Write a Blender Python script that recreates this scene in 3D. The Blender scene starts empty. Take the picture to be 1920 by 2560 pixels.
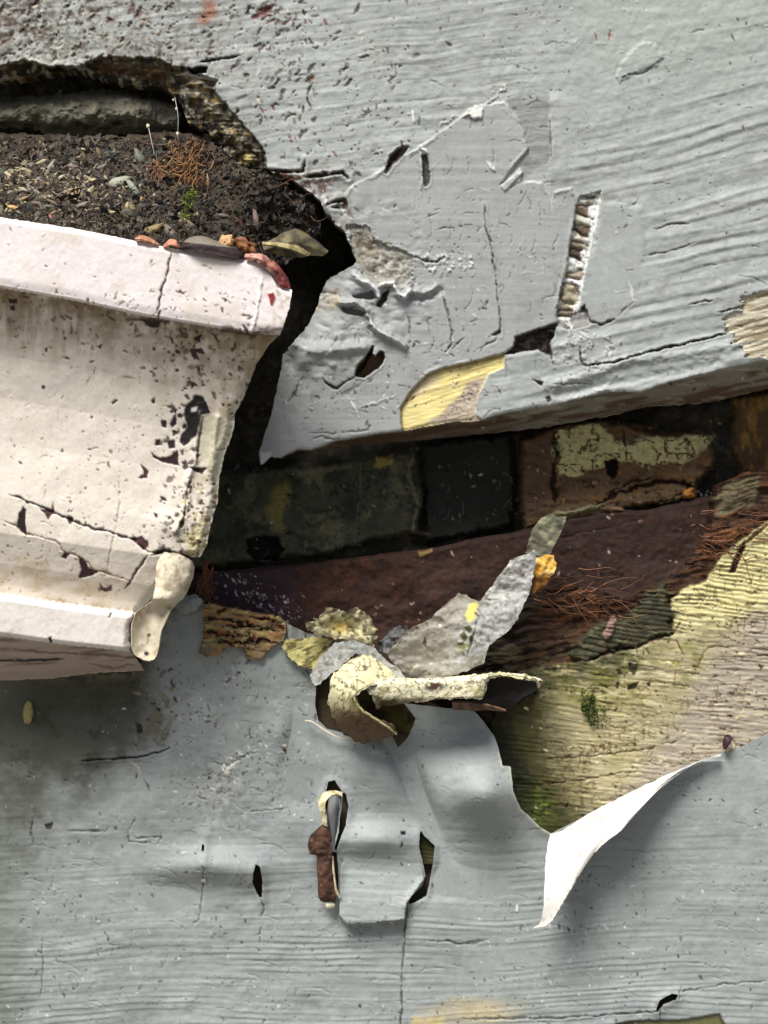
import bpy, math, random
import numpy as np

# ------------------------------------------------------------------ camera, sky, sun, exposure
S = 0.00025                      # metres per working unit (a quarter millimetre)
D = 3600.0                       # camera distance in working units (0.9 m)
scene = bpy.context.scene
C = bpy.context.scene.collection
cam_d = bpy.data.cameras.new("camera")
cam_d.sensor_fit = 'HORIZONTAL'
cam_d.angle = 2 * math.atan(960 / D)
cam_d.clip_start = 0.01
cam_d.clip_end = 200
cam = bpy.data.objects.new("camera", cam_d)
C.objects.link(cam)
cam.location = (0, -D * S, 0)
cam.rotation_euler = (math.radians(90), 0, 0)
scene.camera = cam

SUN_EL, SUN_AZ = math.radians(56), math.radians(206)     # azimuth clockwise from +Y
world = bpy.data.worlds.new("World")
scene.world = world
world.use_nodes = True
wn = world.node_tree
wn.nodes.clear()
sky = wn.nodes.new('ShaderNodeTexSky')
sky.sky_type = 'NISHITA'
sky.sun_disc = False
sky.sun_elevation = SUN_EL
sky.sun_rotation = SUN_AZ
sky.dust_density = 4.0
sky.air_density = 1.0
sky.ozone_density = 1.0
bg = wn.nodes.new('ShaderNodeBackground')
bg.inputs['Strength'].default_value = 0.05
wo = wn.nodes.new('ShaderNodeOutputWorld')
wn.links.new(sky.outputs[0], bg.inputs['Color'])
wn.links.new(bg.outputs[0], wo.inputs['Surface'])
sl = bpy.data.lights.new("sun", 'SUN')
sl.energy = 3.3
sl.angle = math.radians(26)
sl.color = (1.0, 0.965, 0.91)
sun = bpy.data.objects.new("sun", sl)
C.objects.link(sun)
sd_ = np.array([math.sin(SUN_AZ) * math.cos(SUN_EL), math.cos(SUN_AZ) * math.cos(SUN_EL), math.sin(SUN_EL)])
from mathutils import Vector
sun.rotation_euler = Vector(sd_).to_track_quat('Z', 'Y').to_euler()
scene.view_settings.view_transform = 'Standard'
scene.view_settings.look = 'None'
scene.view_settings.exposure = 0.50
scene.view_settings.gamma = 1.0

# ------------------------------------------------------------------ helpers
def W(x, y, h):
    """working coordinates (photo millimetre grid) at height h in front of the wall -> world"""
    k = (D - h) / D
    return ((x - 960) * k * S, -h * S, (1280 - y) * k * S)

def c(r, g, b):
    v = np.array([r, g, b], float) / 255
    return np.where(v <= 0.04045, v / 12.92, ((v + 0.055) / 1.055) ** 2.4)

def sm(a, b, x):
    t = np.clip((x - a) / (b - a), 0, 1)
    return t * t * (3 - 2 * t)

_rs = np.random.RandomState(7)
_TAB = _rs.rand(64, 257, 257).astype(np.float32) if False else [np.random.RandomState(100 + i).rand(256, 256).astype(np.float32) for i in range(24)]
def vn(x, y, seed=0):
    t = _TAB[seed % 24]
    xi = np.floor(x).astype(np.int64); yi = np.floor(y).astype(np.int64)
    fx = (x - xi).astype(np.float32); fy = (y - yi).astype(np.float32)
    fx = fx * fx * (3 - 2 * fx); fy = fy * fy * (3 - 2 * fy)
    x0 = xi & 255; x1 = (xi + 1) & 255; y0 = yi & 255; y1 = (yi + 1) & 255
    a = t[y0, x0]; b = t[y0, x1]; cc = t[y1, x0]; d = t[y1, x1]
    return (a + (b - a) * fx) * (1 - fy) + (cc + (d - cc) * fx) * fy

def fbm(x, y, seed=0, o=4, g=0.5):
    s = 0; a = 1; n = 0
    for i in range(o):
        s = s + a * (vn(x * 2 ** i + 17.3 * i, y * 2 ** i + 9.1 * i, seed + i) - 0.5)
        n += a; a *= g
    return s / n * 2            # about -1..1

def mat(name, rough=0.6, bs=900, bstr=0.25, bd=0.0004, cs=500, camt=0.12, spec=0.5, stretch=(1, 1, 1), metal=0.0, rv=0.15):
    m = bpy.data.materials.new(name)
    m.use_nodes = True
    nt = m.node_tree; N = nt.nodes; L = nt.links
    p = N['Principled BSDF']
    at = N.new('ShaderNodeAttribute'); at.attribute_name = 'Col'
    tc = N.new('ShaderNodeTexCoord')
    mp = N.new('ShaderNodeMapping'); mp.inputs['Scale'].default_value = stretch
    L.new(tc.outputs['Object'], mp.inputs['Vector'])
    n1 = N.new('ShaderNodeTexNoise'); n1.inputs['Scale'].default_value = cs; n1.inputs['Detail'].default_value = 6; n1.inputs['Roughness'].default_value = 0.65
    L.new(mp.outputs[0], n1.inputs['Vector'])
    mr = N.new('ShaderNodeMapRange'); mr.inputs['From Min'].default_value = 0.3; mr.inputs['From Max'].default_value = 0.7
    mr.inputs['To Min'].default_value = 1 - camt; mr.inputs['To Max'].default_value = 1 + camt
    L.new(n1.outputs['Fac'], mr.inputs['Value'])
    vm = N.new('ShaderNodeVectorMath'); vm.operation = 'SCALE'
    L.new(at.outputs['Color'], vm.inputs[0]); L.new(mr.outputs[0], vm.inputs['Scale'])
    L.new(vm.outputs[0], p.inputs['Base Color'])
    n2 = N.new('ShaderNodeTexNoise'); n2.inputs['Scale'].default_value = bs; n2.inputs['Detail'].default_value = 5; n2.inputs['Roughness'].default_value = 0.6
    L.new(mp.outputs[0], n2.inputs['Vector'])
    bp = N.new('ShaderNodeBump'); bp.inputs['Strength'].default_value = bstr; bp.inputs['Distance'].default_value = bd
    L.new(n2.outputs['Fac'], bp.inputs['Height']); L.new(bp.outputs[0], p.inputs['Normal'])
    r2 = N.new('ShaderNodeMapRange'); r2.inputs['From Min'].default_value = 0.3; r2.inputs['From Max'].default_value = 0.7
    r2.inputs['To Min'].default_value = max(0, rough - rv); r2.inputs['To Max'].default_value = min(1, rough + rv)
    L.new(n1.outputs['Fac'], r2.inputs['Value']); L.new(r2.outputs[0], p.inputs['Roughness'])
    p.inputs['Specular IOR Level'].default_value = spec
    p.inputs['Metallic'].default_value = metal
    return m

M_paint = mat('grey_paint', 0.55, 1000, 0.4, 0.0004, 420, 0.08, 0.32)
M_film = mat('smooth_grey_paint', 0.55, 900, 0.3, 0.0004, 420, 0.07, 0.3)
M_wood = mat('weathered_wood', 0.85, 900, 0.5, 0.0005, 500, 0.22, 0.2, (0.25, 1, 1.6))
M_rot = mat('rotten_wood', 0.9, 700, 0.8, 0.0008, 600, 0.35, 0.15)
M_brick = mat('old_brick', 0.85, 500, 0.8, 0.0008, 380, 0.3, 0.25)
M_rust = mat('rusted_steel', 0.75, 900, 0.6, 0.0005, 500, 0.3, 0.3)
M_gut = mat('cream_coated_metal', 0.5, 900, 0.2, 0.0004, 500, 0.07, 0.35)
M_flake = mat('old_paint_flake', 0.7, 800, 0.6, 0.0006, 500, 0.15, 0.3)
M_leaf = mat('dead_leaf', 0.55, 900, 0.4, 0.0004, 500, 0.2, 0.3)
M_white = mat('paint_underside', 0.5, 300, 0.08, 0.0003, 150, 0.02, 0.4)
M_moss = mat('moss', 0.8, 1500, 0.5, 0.0004, 900, 0.3, 0.2)

def tag(o, label=None, cat=None, group=None, kind=None):
    if label: o['label'] = label
    if cat: o['category'] = cat
    if group: o['group'] = group
    if kind: o['kind'] = kind
    return o

def empty(name, x, y, h, label, cat, group=None):
    o = bpy.data.objects.new(name, None)
    o.empty_display_size = 0.02
    o.location = W(x, y, h)
    C.objects.link(o)
    tag(o, label, cat, group)
    return o

def link_mesh(name, verts, faces, cols, material, parent=None, smooth=True, flat_from=None):
    me = bpy.data.meshes.new(name)
    verts = np.asarray(verts, np.float32); faces = np.asarray(faces, np.int32)
    off = np.zeros(3, np.float32)
    if parent is not None:
        off = np.array(parent.location, np.float32)
    else:
        off = verts.mean(0)
    me.vertices.add(len(verts)); me.vertices.foreach_set('co', (verts - off).ravel())
    nv = faces.shape[1]
    me.loops.add(faces.size); me.loops.foreach_set('vertex_index', faces.ravel())
    me.polygons.add(len(faces))
    me.polygons.foreach_set('loop_start', np.arange(0, faces.size, nv, dtype=np.int32))
    me.update(calc_edges=True)
    me.polygons.foreach_set('use_smooth', np.full(len(faces), smooth))
    a = me.color_attributes.new('Col', 'FLOAT_COLOR', 'POINT')
    cc = np.ones((len(verts), 4), np.float32); cc[:, :3] = cols
    a.data.foreach_set('color', cc.ravel())
    me.validate()
    me.materials.append(material)
    o = bpy.data.objects.new(name, me)
    C.objects.link(o)
    if parent is not None: o.parent = parent
    else: o.location = off.tolist()
    return o

def seg_dist(X, Y, pts, closed):
    P = np.asarray(pts, float)
    n = len(P)
    best = np.full(X.shape, 1e12)
    for i in range(n if closed else n - 1):
        a = P[i]; b = P[(i + 1) % n]; d = b - a
        L2 = max(d @ d, 1e-9)
        t = np.clip(((X - a[0]) * d[0] + (Y - a[1]) * d[1]) / L2, 0, 1)
        q = (X - a[0] - t * d[0]) ** 2 + (Y - a[1] - t * d[1]) ** 2
        best = np.minimum(best, q)
    return np.sqrt(best)

def inside(X, Y, pts):
    P = np.asarray(pts, float); n = len(P)
    r = np.zeros(X.shape, bool)
    for i in range(n):
        x1, y1 = P[i]; x2, y2 = P[(i + 1) % n]
        if y1 == y2: continue
        cnd = ((y1 > Y) != (y2 > Y)) & (X < (x2 - x1) * (Y - y1) / (y2 - y1) + x1)
        r ^= cnd
    return r

class Layer:
    def __init__(s, x0, y0, x1, y1, st=2.5):
        s.st = st
        s.xs = np.arange(x0, x1 + st / 2, st); s.ys = np.arange(y0, y1 + st / 2, st)
        s.X, s.Y = np.meshgrid(s.xs, s.ys)
        s.h = np.zeros(s.X.shape)
        s.col = np.zeros(s.X.shape + (3,))
        s.zone = np.zeros(s.X.shape, np.int32)
    def win(s, pts, m):
        P = np.asarray(pts, float)
        i0 = max(0, int((P[:, 0].min() - m - s.xs[0]) / s.st)); i1 = min(len(s.xs), int((P[:, 0].max() + m - s.xs[0]) / s.st) + 2)
        j0 = max(0, int((P[:, 1].min() - m - s.ys[0]) / s.st)); j1 = min(len(s.ys), int((P[:, 1].max() + m - s.ys[0]) / s.st) + 2)
        return slice(j0, max(j1, j0)), slice(i0, max(i1, i0))
    def sd(s, pts, m=80, wob=0, wl=14, seed=3):
        """signed distance to a closed outline, negative inside"""
        out = np.full(s.X.shape, float(m))
        w = s.win(pts, m)
        X = s.X[w]; Y = s.Y[w]
        if X.size == 0: return out
        if wob:
            X = X + wob * fbm(X / wl, Y / wl, seed, 3); Y = Y + wob * fbm(X / wl + 31, Y / wl + 7, seed + 5, 3)
        d = seg_dist(X, Y, pts, True)
        d = np.where(inside(X, Y, pts), -d, d)
        out[w] = d
        return out
    def line(s, pts, m=80, wob=0, wl=14, seed=3):
        out = np.full(s.X.shape, float(m))
        w = s.win(pts, m)
        X = s.X[w]; Y = s.Y[w]
        if X.size == 0: return out
        if wob:
            X = X + wob * fbm(X / wl, Y / wl, seed, 3); Y = Y + wob * fbm(X / wl + 31, Y / wl + 7, seed + 5, 3)
        out[w] = seg_dist(X, Y, pts, False)
        return out
    def paint(s, m, col, a=1.0):
        m = np.clip(m, 0, 1)[..., None] * a
        s.col = s.col * (1 - m) + np.asarray(col) * m
    def crack(s, pts, w=3, depth=6, col=None, a=0.9, wob=4, lip=0, seed=3):
        d = s.line(pts, 40, wob, 16, seed)
        wn_ = s.win(pts, 40)
        Xw = s.X[wn_]; Yw = s.Y[wn_]
        ml = np.ones(s.X.shape)
        q = vn(Xw / 17 + 3, Yw / 17 + seed, 5) * .6 + vn(Xw / 6, Yw / 6, 6) * .4
        P_ = np.asarray(pts, float)
        de = np.minimum(np.hypot(Xw - P_[0, 0], Yw - P_[0, 1]), np.hypot(Xw - P_[-1, 0], Yw - P_[-1, 1]))
        ml[wn_] = (0.25 + 1.5 * q) * (0.35 + 0.65 * sm(0, 22, de))
        g = np.clip(1 - d / (w * ml), 0, 1)
        depth = depth * np.clip(ml, .4, 1.1)
        s.h -= depth * np.minimum(g * 1.6, 1)
        if lip: s.h += lip * np.exp(-((d - w * 1.6) / (w * 1.1)) ** 2)
        if col is not None: s.paint(sm(0, 0.55, g), col, a)
    def grit(s, n, box, seed, *a_, **k_):
        R_ = np.random.RandomState(seed); ox, oy = R_.rand(2) * 90
        d0 = k_.pop('dens', None)
        def cl(x, y):
            v_ = float(fbm(np.array([x / 85. + ox]), np.array([y / 60. + oy]), 3, 3)[0])
            return min(1, max(.05, .5 + 2.2 * v_)) ** 1.6 * (d0(x, y) if d0 else 1)
        s.grit0(n, box, seed, *a_, dens=cl, **k_)
    def grit0(s, n, box, seed, pale=(c(206, 208, 204),), dark=(c(88, 84, 80), c(70, 62, 58), c(112, 108, 102)), size=(0.8, 3.0), dens=None):
        s.flecks(n, box, size, list(dark), dens=dens, seed=seed, depth=1.6, asp=(1, 3.2))
        s.flecks(n // 4, box, size, list(pale), dens=dens, seed=seed + 1, depth=-1.6, asp=(1, 3.2))
    def scrapes(s, n, box, seed, ang=0.0, sp=.3, ln=(10, 50), w=1.8, dark=c(110, 110, 108), dens=None):
        R_ = random.Random(seed)
        for _ in range(n):
            x = R_.uniform(box[0], box[2]); y = R_.uniform(box[1], box[3]); a = R_.gauss(ang, sp); l = R_.uniform(*ln) * R_.random()
            if dens is not None and R_.random() > dens(x, y): continue
            pts = [(x, y), (x + l * .5 * math.cos(a), y + l * .5 * math.sin(a)), (x + l * math.cos(a + .2), y + l * math.sin(a + .2))]
            wn_ = s.win(pts, 8)
            X = s.X[wn_]; Y = s.Y[wn_]
            if X.size == 0: continue
            d = seg_dist(X + 2.5 * fbm(X / 9, Y / 9, 3, 2), Y + 2.5 * fbm(X / 9, Y / 9, 8, 2), pts, False)
            g = sm(w, w * .3, d); up = R_.random() < .5
            s.h[wn_] += g * (1.0 if up else -2.0)
            if not up: s.col[wn_] = s.col[wn_] * (1 - .5 * g[..., None]) + dark * .5 * g[..., None]
    def chip(s, pts, depth, col, wob=3, a=1.0, lip=0, soft=2.0, seed=3, wl=12):
        d = s.sd(pts, 40, wob, wl, seed)
        k = sm(soft, -soft, d)
        s.h -= depth * k
        if lip: s.h += lip * np.exp(-((d - 3) / 3.5) ** 2)
        if col is not None: s.paint(k, col, a)
        return d
    def flecks(s, n, box, size, cols, dens=None, seed=1, ang=None, depth=2, asp=(1, 3)):
        R = random.Random(seed)
        for _ in range(n * 4):
            if n <= 0: break
            x = R.uniform(box[0], box[2]); y = R.uniform(box[1], box[3])
            if dens is not None and R.random() > dens(x, y): continue
            n -= 1
            r = size[0] + (size[1] - size[0]) * R.random() ** 2.5
            asx = R.uniform(*asp); th = R.uniform(0, math.pi) if ang is None else R.gauss(ang, 0.35)
            w = s.win([(x, y)], r * asx + 4)
            X = s.X[w] - x; Y = s.Y[w] - y
            if X.size == 0: continue
            u = (X * math.cos(th) + Y * math.sin(th)) / (r * asx); v = (-X * math.sin(th) + Y * math.cos(th)) / r
            v = v + 0.5 * (u * u) * R.uniform(-1, 1)
            q = np.sqrt(u * u + v * v) + 0.5 * fbm((X + x) / 5, (Y + y) / 5, 2, 2)
            k = sm(1.15, 0.65, q) * R.uniform(0.6, 1)
            col = R.choice(cols)
            s.col[w] = s.col[w] * (1 - k[..., None]) + col * k[..., None]
            s.h[w] = s.h[w] - depth * k
    def build(s, sdk, parts, thick=8, back=False, side=None):
        """sdk: signed distance of the whole outline (None = whole window); parts: {zone: (name, material, parent, label)}"""
        X = s.X.copy(); Y = s.Y.copy()
        if sdk is None:
            keep = np.ones(s.X.shape, bool)
        else:
            gy, gx = np.gradient(sdk, s.st)
            gl = np.maximum(np.hypot(gx, gy), 0.5)
            mv = (sdk > 0) & (sdk < s.st * 1.5)
            X = np.where(mv, X - sdk * gx / gl ** 2, X); Y = np.where(mv, Y - sdk * gy / gl ** 2, Y)
            keep = sdk < s.st * 0.9
        k = keep[:-1, :-1] & keep[1:, :-1] & keep[:-1, 1:] & keep[1:, 1:]
        ny, nx = s.X.shape
        kk = (D - s.h) / D
        V = np.stack([(X - 960) * kk * S, -s.h * S, (1280 - Y) * kk * S], -1).reshape(-1, 3)
        hb = s.h - thick if side is None else side
        kb = (D - hb) / D
        B = np.stack([(X - 960) * kk * S, -hb * S + 0 * X, (1280 - Y) * kk * S], -1).reshape(-1, 3)
        N = V.shape[0]
        idx = np.arange(N).reshape(ny, nx)
        f = np.stack([idx[:-1, :-1], idx[1:, :-1], idx[1:, 1:], idx[:-1, 1:]], -1)
        z = s.zone[:-1, :-1]
        F = [f[k]]; Z = [z[k]]
        if back:
            F.append(f[k][:, ::-1] + 2 * N); Z.append(z[k])
        pad = np.pad(k, 1)
        for (dj, di, a, b) in ((-1, 0, 3, 0), (1, 0, 1, 2), (0, -1, 0, 1), (0, 1, 2, 3)):
            nb = pad[1 + dj:1 + dj + ny - 1, 1 + di:1 + di + nx - 1]
            e = k & ~nb
            fa = f[e][:, a]; fb = f[e][:, b]
            F.append(np.stack([fa + 3 * N, fa + 2 * N + (2 * N if False else 0), fb + 2 * N, fb + 3 * N], -1)); Z.append(z[e])
        F = np.concatenate(F); Z = np.concatenate(Z)
        AV = np.concatenate([V, V, B, V]); CC = s.col.reshape(-1, 3)
        AC = np.concatenate([CC, CC, CC * 0.8, CC])
        res = {}
        for zi, (name, m, par, lab) in parts.items():
            ff = F[Z == zi]
            if len(ff) == 0: continue
            u, inv = np.unique(ff.ravel(), return_inverse=True)
            o = link_mesh(name, AV[u], inv.reshape(-1, 4), np.clip(AC[u], 0.002, 0.95), m, par)
            if lab: o['label'] = lab
            res[zi] = o
        return res

def catmull(P, n):
    P = np.asarray(P, float); m = len(P)
    Q = np.concatenate([[2 * P[0] - P[1]], P, [2 * P[-1] - P[-2]]])
    t = np.linspace(0, m - 1, n); i = np.minimum(t.astype(int), m - 2); f = (t - i)[:, None]
    f = f.reshape((-1,) + (1,) * (P.ndim - 1))
    p0, p1, p2, p3 = Q[i], Q[i + 1], Q[i + 2], Q[i + 3]
    return 0.5 * (2 * p1 + (p2 - p0) * f + (2 * p0 - 5 * p1 + 4 * p2 - p3) * f * f + (3 * p1 - p0 - 3 * p2 + p3) * f ** 3)

def sheet(name, rows, material, parent=None, nu=70, nv=50, thick=5, colf=None, backcol=None, rough=0.0, wl=18, edge=0.0, seed=5):
    """a curved sheet through a control grid of (x, y, h); closed with a real thickness"""
    G = np.asarray(rows, float)
    A = catmull(G, nu)
    B = np.swapaxes(catmull(np.swapaxes(A, 0, 1), nv), 0, 1)
    X, Y, H = B[..., 0], B[..., 1], B[..., 2]
    if rough: H = H + rough * fbm(X / wl, Y / wl, seed, 4)
    if edge:
        w = np.ones(X.shape); ex = edge * fbm(X / 13, Y / 13, seed + 2, 3); ey = edge * fbm(X / 13 + 9, Y / 13 + 4, seed + 3, 3)
        bm_ = np.zeros(X.shape); bm_[0] = bm_[-1] = 1; bm_[:, 0] = bm_[:, -1] = 1
        for r_ in range(1, 4):
            bm_[r_] = np.maximum(bm_[r_], 1 - r_ / 4); bm_[-1 - r_] = np.maximum(bm_[-1 - r_], 1 - r_ / 4)
            bm_[:, r_] = np.maximum(bm_[:, r_], 1 - r_ / 4); bm_[:, -1 - r_] = np.maximum(bm_[:, -1 - r_], 1 - r_ / 4)
        X = X + ex * bm_; Y = Y + ey * bm_
    kk = (D - H) / D
    V = np.stack([(X - 960) * kk * S, -H * S, (1280 - Y) * kk * S], -1)
    du = np.gradient(V, axis=0); dv = np.gradient(V, axis=1)
    nrm = np.cross(du, dv); nrm /= np.maximum(np.linalg.norm(nrm, axis=-1, keepdims=True), 1e-12)
    V2 = V - nrm * thick * S
    cf = colf(X, Y, H) if callable(colf) else np.broadcast_to(colf, X.shape + (3,))
    cb = cf if backcol is None else (backcol(X, Y, H) if callable(backcol) else np.broadcast_to(backcol, X.shape + (3,)))
    n = nu * nv
    idx = np.arange(n).reshape(nu, nv)
    f = np.stack([idx[:-1, :-1], idx[1:, :-1], idx[1:, 1:], idx[:-1, 1:]], -1).reshape(-1, 4)
    F = [f, f[:, ::-1] + n]
    for ring in (idx[0], idx[-1][::-1], idx[:, -1], idx[:, 0][::-1]):
        a = ring[:-1]; b = ring[1:]
        F.append(np.stack([a, b, b + n, a + n], -1)[:, ::-1])
    o = link_mesh(name, np.concatenate([V.reshape(-1, 3), V2.reshape(-1, 3)]), np.concatenate(F),
                  np.concatenate([cf.reshape(-1, 3), cb.reshape(-1, 3)]), material, parent)
    return o

def tubes(name, lines, radius, cols, material, parent=None, seg=5):
    V = []; F = []; K = []; R = random.Random(3)
    for ln, col in zip(lines, cols):
        P = catmull(ln, 4 * len(ln))
        base = len(V); n = len(P)
        for i in range(n):
            t = P[min(i + 1, n - 1)] - P[max(i - 1, 0)]
            t = t / max(np.linalg.norm(t), 1e-6)
            a = np.cross(t, [0.3, 0.2, 1]); a /= max(np.linalg.norm(a), 1e-6); b = np.cross(t, a)
            r = radius * (1 - 0.75 * i / n)
            for k in range(seg):
                th = 2 * math.pi * k / seg
                q = P[i] + r * (a * math.cos(th) + b * math.sin(th))
                V.append(W(*q)); K.append(col)
            if i:
                for k in range(seg):
                    k2 = (k + 1) % seg
                    F.append((base + (i - 1) * seg + k, base + (i - 1) * seg + k2, base + i * seg + k2, base + i * seg + k))
    return link_mesh(name, V, F, np.array(K), material, parent)

def chips_mesh(name, items, material, parent=None, smooth=False):
    """items: (x, y, h, length, width, angle, tiltx, tilty, colour); little bent pieces with thickness"""
    V = []; F = []; K = []
    R = random.Random(11)
    for (x, y, h, l, w, a, tx, ty, col) in items:
        b = len(V)
        ca, sa = math.cos(a), math.sin(a)
        bend = R.uniform(-0.3, 0.5) * l
        prof = [(-1, 0.35), (-0.3, 1), (0.4, 0.8), (1, 0.15)]
        th = max(0.8, w * 0.16)
        for lay in (0, 1):
            for (u, ww) in prof:
                for sgn in (-1, 1):
                    uu = u * l + R.uniform(-.15, .15) * l; vv = sgn * ww * w * R.uniform(0.6, 1.1)
                    hh = bend * (1 - u * u) * 0.5 + uu * tx + vv * ty - lay * th
                    V.append(W(x + uu * ca - vv * sa, y + uu * sa + vv * ca, h + hh)); K.append(col)
        for i in range(3):
            p = b + 2 * i
            F.append((p, p + 1, p + 3, p + 2)); F.append((p + 8, p + 10, p + 11, p + 9))
            F.append((p, p + 2, p + 10, p + 8)); F.append((p + 1, p + 9, p + 11, p + 3))
        F.append((b, b + 8, b + 9, b + 1)); F.append((b + 6, b + 7, b + 15, b + 14))
    return link_mesh(name, V, F, np.array(K), material, parent, smooth)

def blob(name, x, y, h, rx, ry, rh, col, material, parent=None, ang=0, lump=0.25, seed=0, n=22):
    V = []; F = []; K = []
    ca, sa = math.cos(ang), math.sin(ang)
    for i in range(n + 1):
        th = math.pi * i / n
        for j in range(2 * n):
            ph = math.pi * j / n
            d = np.array([math.cos(th), math.sin(th) * math.cos(ph), math.sin(th) * math.sin(ph)])
            r = 1 + lump * float(fbm(np.array([d[0] * 2 + 5 + seed]), np.array([d[1] * 2 + d[2] * 1.7 + 9]), seed, 3)[0])
            u = d[0] * rx * r; v = d[1] * ry * r
            V.append(W(x + u * ca - v * sa, y + u * sa + v * ca, h + d[2] * rh * r))
            K.append(np.asarray(col) * (1 + 0.25 * float(fbm(np.array([u / 7. + 3]), np.array([v / 7. + d[2]]), 4, 2)[0])))
            if i and True:
                j2 = (j + 1) % (2 * n)
                F.append(((i - 1) * 2 * n + j, (i - 1) * 2 * n + j2, i * 2 * n + j2, i * 2 * n + j))
    return link_mesh(name, V, F, np.array(K), material, parent)

def box_mesh(name, x0, y0, x1, y1, hb, hf, col, material, parent=None):
    """plain axis-aligned core, real size (not scaled with depth)"""
    V = []
    for hh in (hb, hf):
        for (x, y) in ((x0, y0), (x1, y0), (x1, y1), (x0, y1)):
            V.append(((x - 960) * S, -hh * S, (1280 - y) * S))
    F = [(0, 1, 2, 3), (7, 6, 5, 4), (0, 4, 5, 1), (1, 5, 6, 2), (2, 6, 7, 3), (3, 7, 4, 0)]
    return link_mesh(name, V, F, np.tile(col, (8, 1)), material, parent, smooth=False)

DARK = c(40, 33, 30); BLACKISH = c(28, 25, 26); MAROON = c(72, 40, 42)

# ------------------------------------------------------------------ ground far below the eaves (bounces light, out of the frame)
gm = bpy.data.materials.new('gravel_ground'); gm.use_nodes = True
gm.node_tree.nodes['Principled BSDF'].inputs['Base Color'].default_value = (0.16, 0.15, 0.13, 1)
gm.node_tree.nodes['Principled BSDF'].inputs['Roughness'].default_value = 0.9
me = bpy.data.meshes.new('ground')
me.from_pydata([(-60, -60, -3.2), (60, -60, -3.2), (60, 60, -3.2), (-60, 60, -3.2)], [], [(0, 1, 2, 3)])
me.materials.append(gm)
go = bpy.data.objects.new('ground', me); C.objects.link(go); go['kind'] = 'structure'

# ================================================================== BRICK WALL
brick_wall = empty('brick_wall', 960, 1600, -60, 'dark old brick wall showing in the gap between the two grey boards', 'wall')
L = Layer(-300, -300, 2220, 1640, 3)
X, Y = L.X, L.Y
L.h = -50 + 12 * fbm(X / 40, Y / 40, 1, 4) - 40 * sm(1120, 1060, Y + .15 * (X - 1100))
L.col[:] = c(62, 60, 52)
L.paint(sm(0, 0.4, fbm(X / 30, Y / 30, 2, 4)), c(38, 36, 32), 0.8)
L.paint(sm(0, 0.4, fbm(X / 14, Y / 14, 5, 4)), c(92, 86, 70), 0.6)
bricks = {
    1: ([(-300, 1290), (30, 1255), (560, 1180), (720, 1160), (900, 1140), (1046, 1120), (1062, 1190), (1056, 1330), (800, 1388), (610, 1412), (300, 1450), (-300, 1500)], -5, c(78, 80, 68)),
    2: ([(1052, 1105), (1180, 1090), (1282, 1078), (1290, 1200), (1285, 1318), (1060, 1362)], -14, c(46, 46, 44)),
    3: ([(1300, 1095), (1390, 1060), (1500, 1040), (1660, 1080), (1778, 1072), (1790, 1170), (1750, 1210), (1742, 1246), (1600, 1275), (1480, 1300), (1310, 1330), (1296, 1250)], 18, c(104, 86, 64)),
    4: ([(1830, 990), (2220, 930), (2220, 1120), (1850, 1190), (1826, 1120)], -30, c(92, 74, 52)),
}
for i, (pts, hh, col) in bricks.items():
    d = L.sd(pts, 90, 7, 30, 3 + i)
    d = d + 7 * fbm(X / 18, Y / 18, 11, 3)
    k = sm(6, -14, d)
    L.h = L.h * (1 - k) + (hh + 7 * fbm(X / 45, Y / 45, 6 + i, 5)) * k
    L.paint(sm(3, -4, d), col)
    L.zone[d < 2] = i
grb = sm(-.15, .35, fbm(X / 55, Y / 40, 10, 4))
L.paint(grb * ((L.zone == 1) | (L.zone == 0) | (L.zone == 2)), c(40, 40, 34), .75)
for q in ([(1052, 1110), (1060, 1200), (1056, 1350)], [(1288, 1085), (1292, 1200), (1290, 1320)]):
    L.paint(sm(34, 0, L.line(q, 60, 16)), c(34, 32, 28), .85)
# brick 1: moss, lime marks, hollow
b1 = L.zone == 1
n = fbm(X / 35, Y / 35, 8, 5)
L.paint(b1 * sm(0.05, 0.45, n), c(112, 112, 88), 0.7)
L.paint(b1 * sm(0.1, 0.5, fbm(X / 14, Y / 14, 11, 4)), c(60, 60, 56), 0.6)
L.chip([(620, 1345), (690, 1338), (712, 1370), (695, 1400), (640, 1402), (618, 1380)], 40, BLACKISH, 6)
L.crack([(600, 1330), (640, 1250), (655, 1215)], 6, 4, c(70, 68, 60), 0.5)
L.paint(sm(10, -14, L.sd([(690, 1215), (722, 1210), (730, 1250), (700, 1300), (715, 1345), (680, 1330), (660, 1270)], 50, 14)), c(142, 134, 72), 0.7)
L.paint(sm(6, -10, L.sd([(735, 1180), (880, 1162), (880, 1172), (740, 1192)], 50, 8)), c(150, 148, 130), 0.5)
L.chip([(935, 1140), (985, 1135), (985, 1160), (940, 1168)], -4, c(165, 150, 80), 8, 0.8)
L.crack([(1035, 1130), (1022, 1190), (1045, 1260), (1030, 1330), (1075, 1335)], 7, -9, c(120, 118, 92), 0.7)
L.scrapes(120, (560, 1150, 1290, 1400), 701, ang=1.2, sp=.6, ln=(10, 60), w=2)
L.grit(500, (560, 1080, 1800, 1400), 702, pale=(c(130, 128, 112), c(110, 100, 80)), dark=(c(34, 32, 30),), size=(1, 4))
L.crack([(905, 1150), (900, 1250), (885, 1370)], 3, 3, c(125, 122, 112), 0.4)
L.flecks(34, (560, 1160, 1290, 1400), (1.0, 3), [c(190, 195, 190), c(140, 142, 130), c(150, 140, 90)], seed=4, depth=-2)
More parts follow.
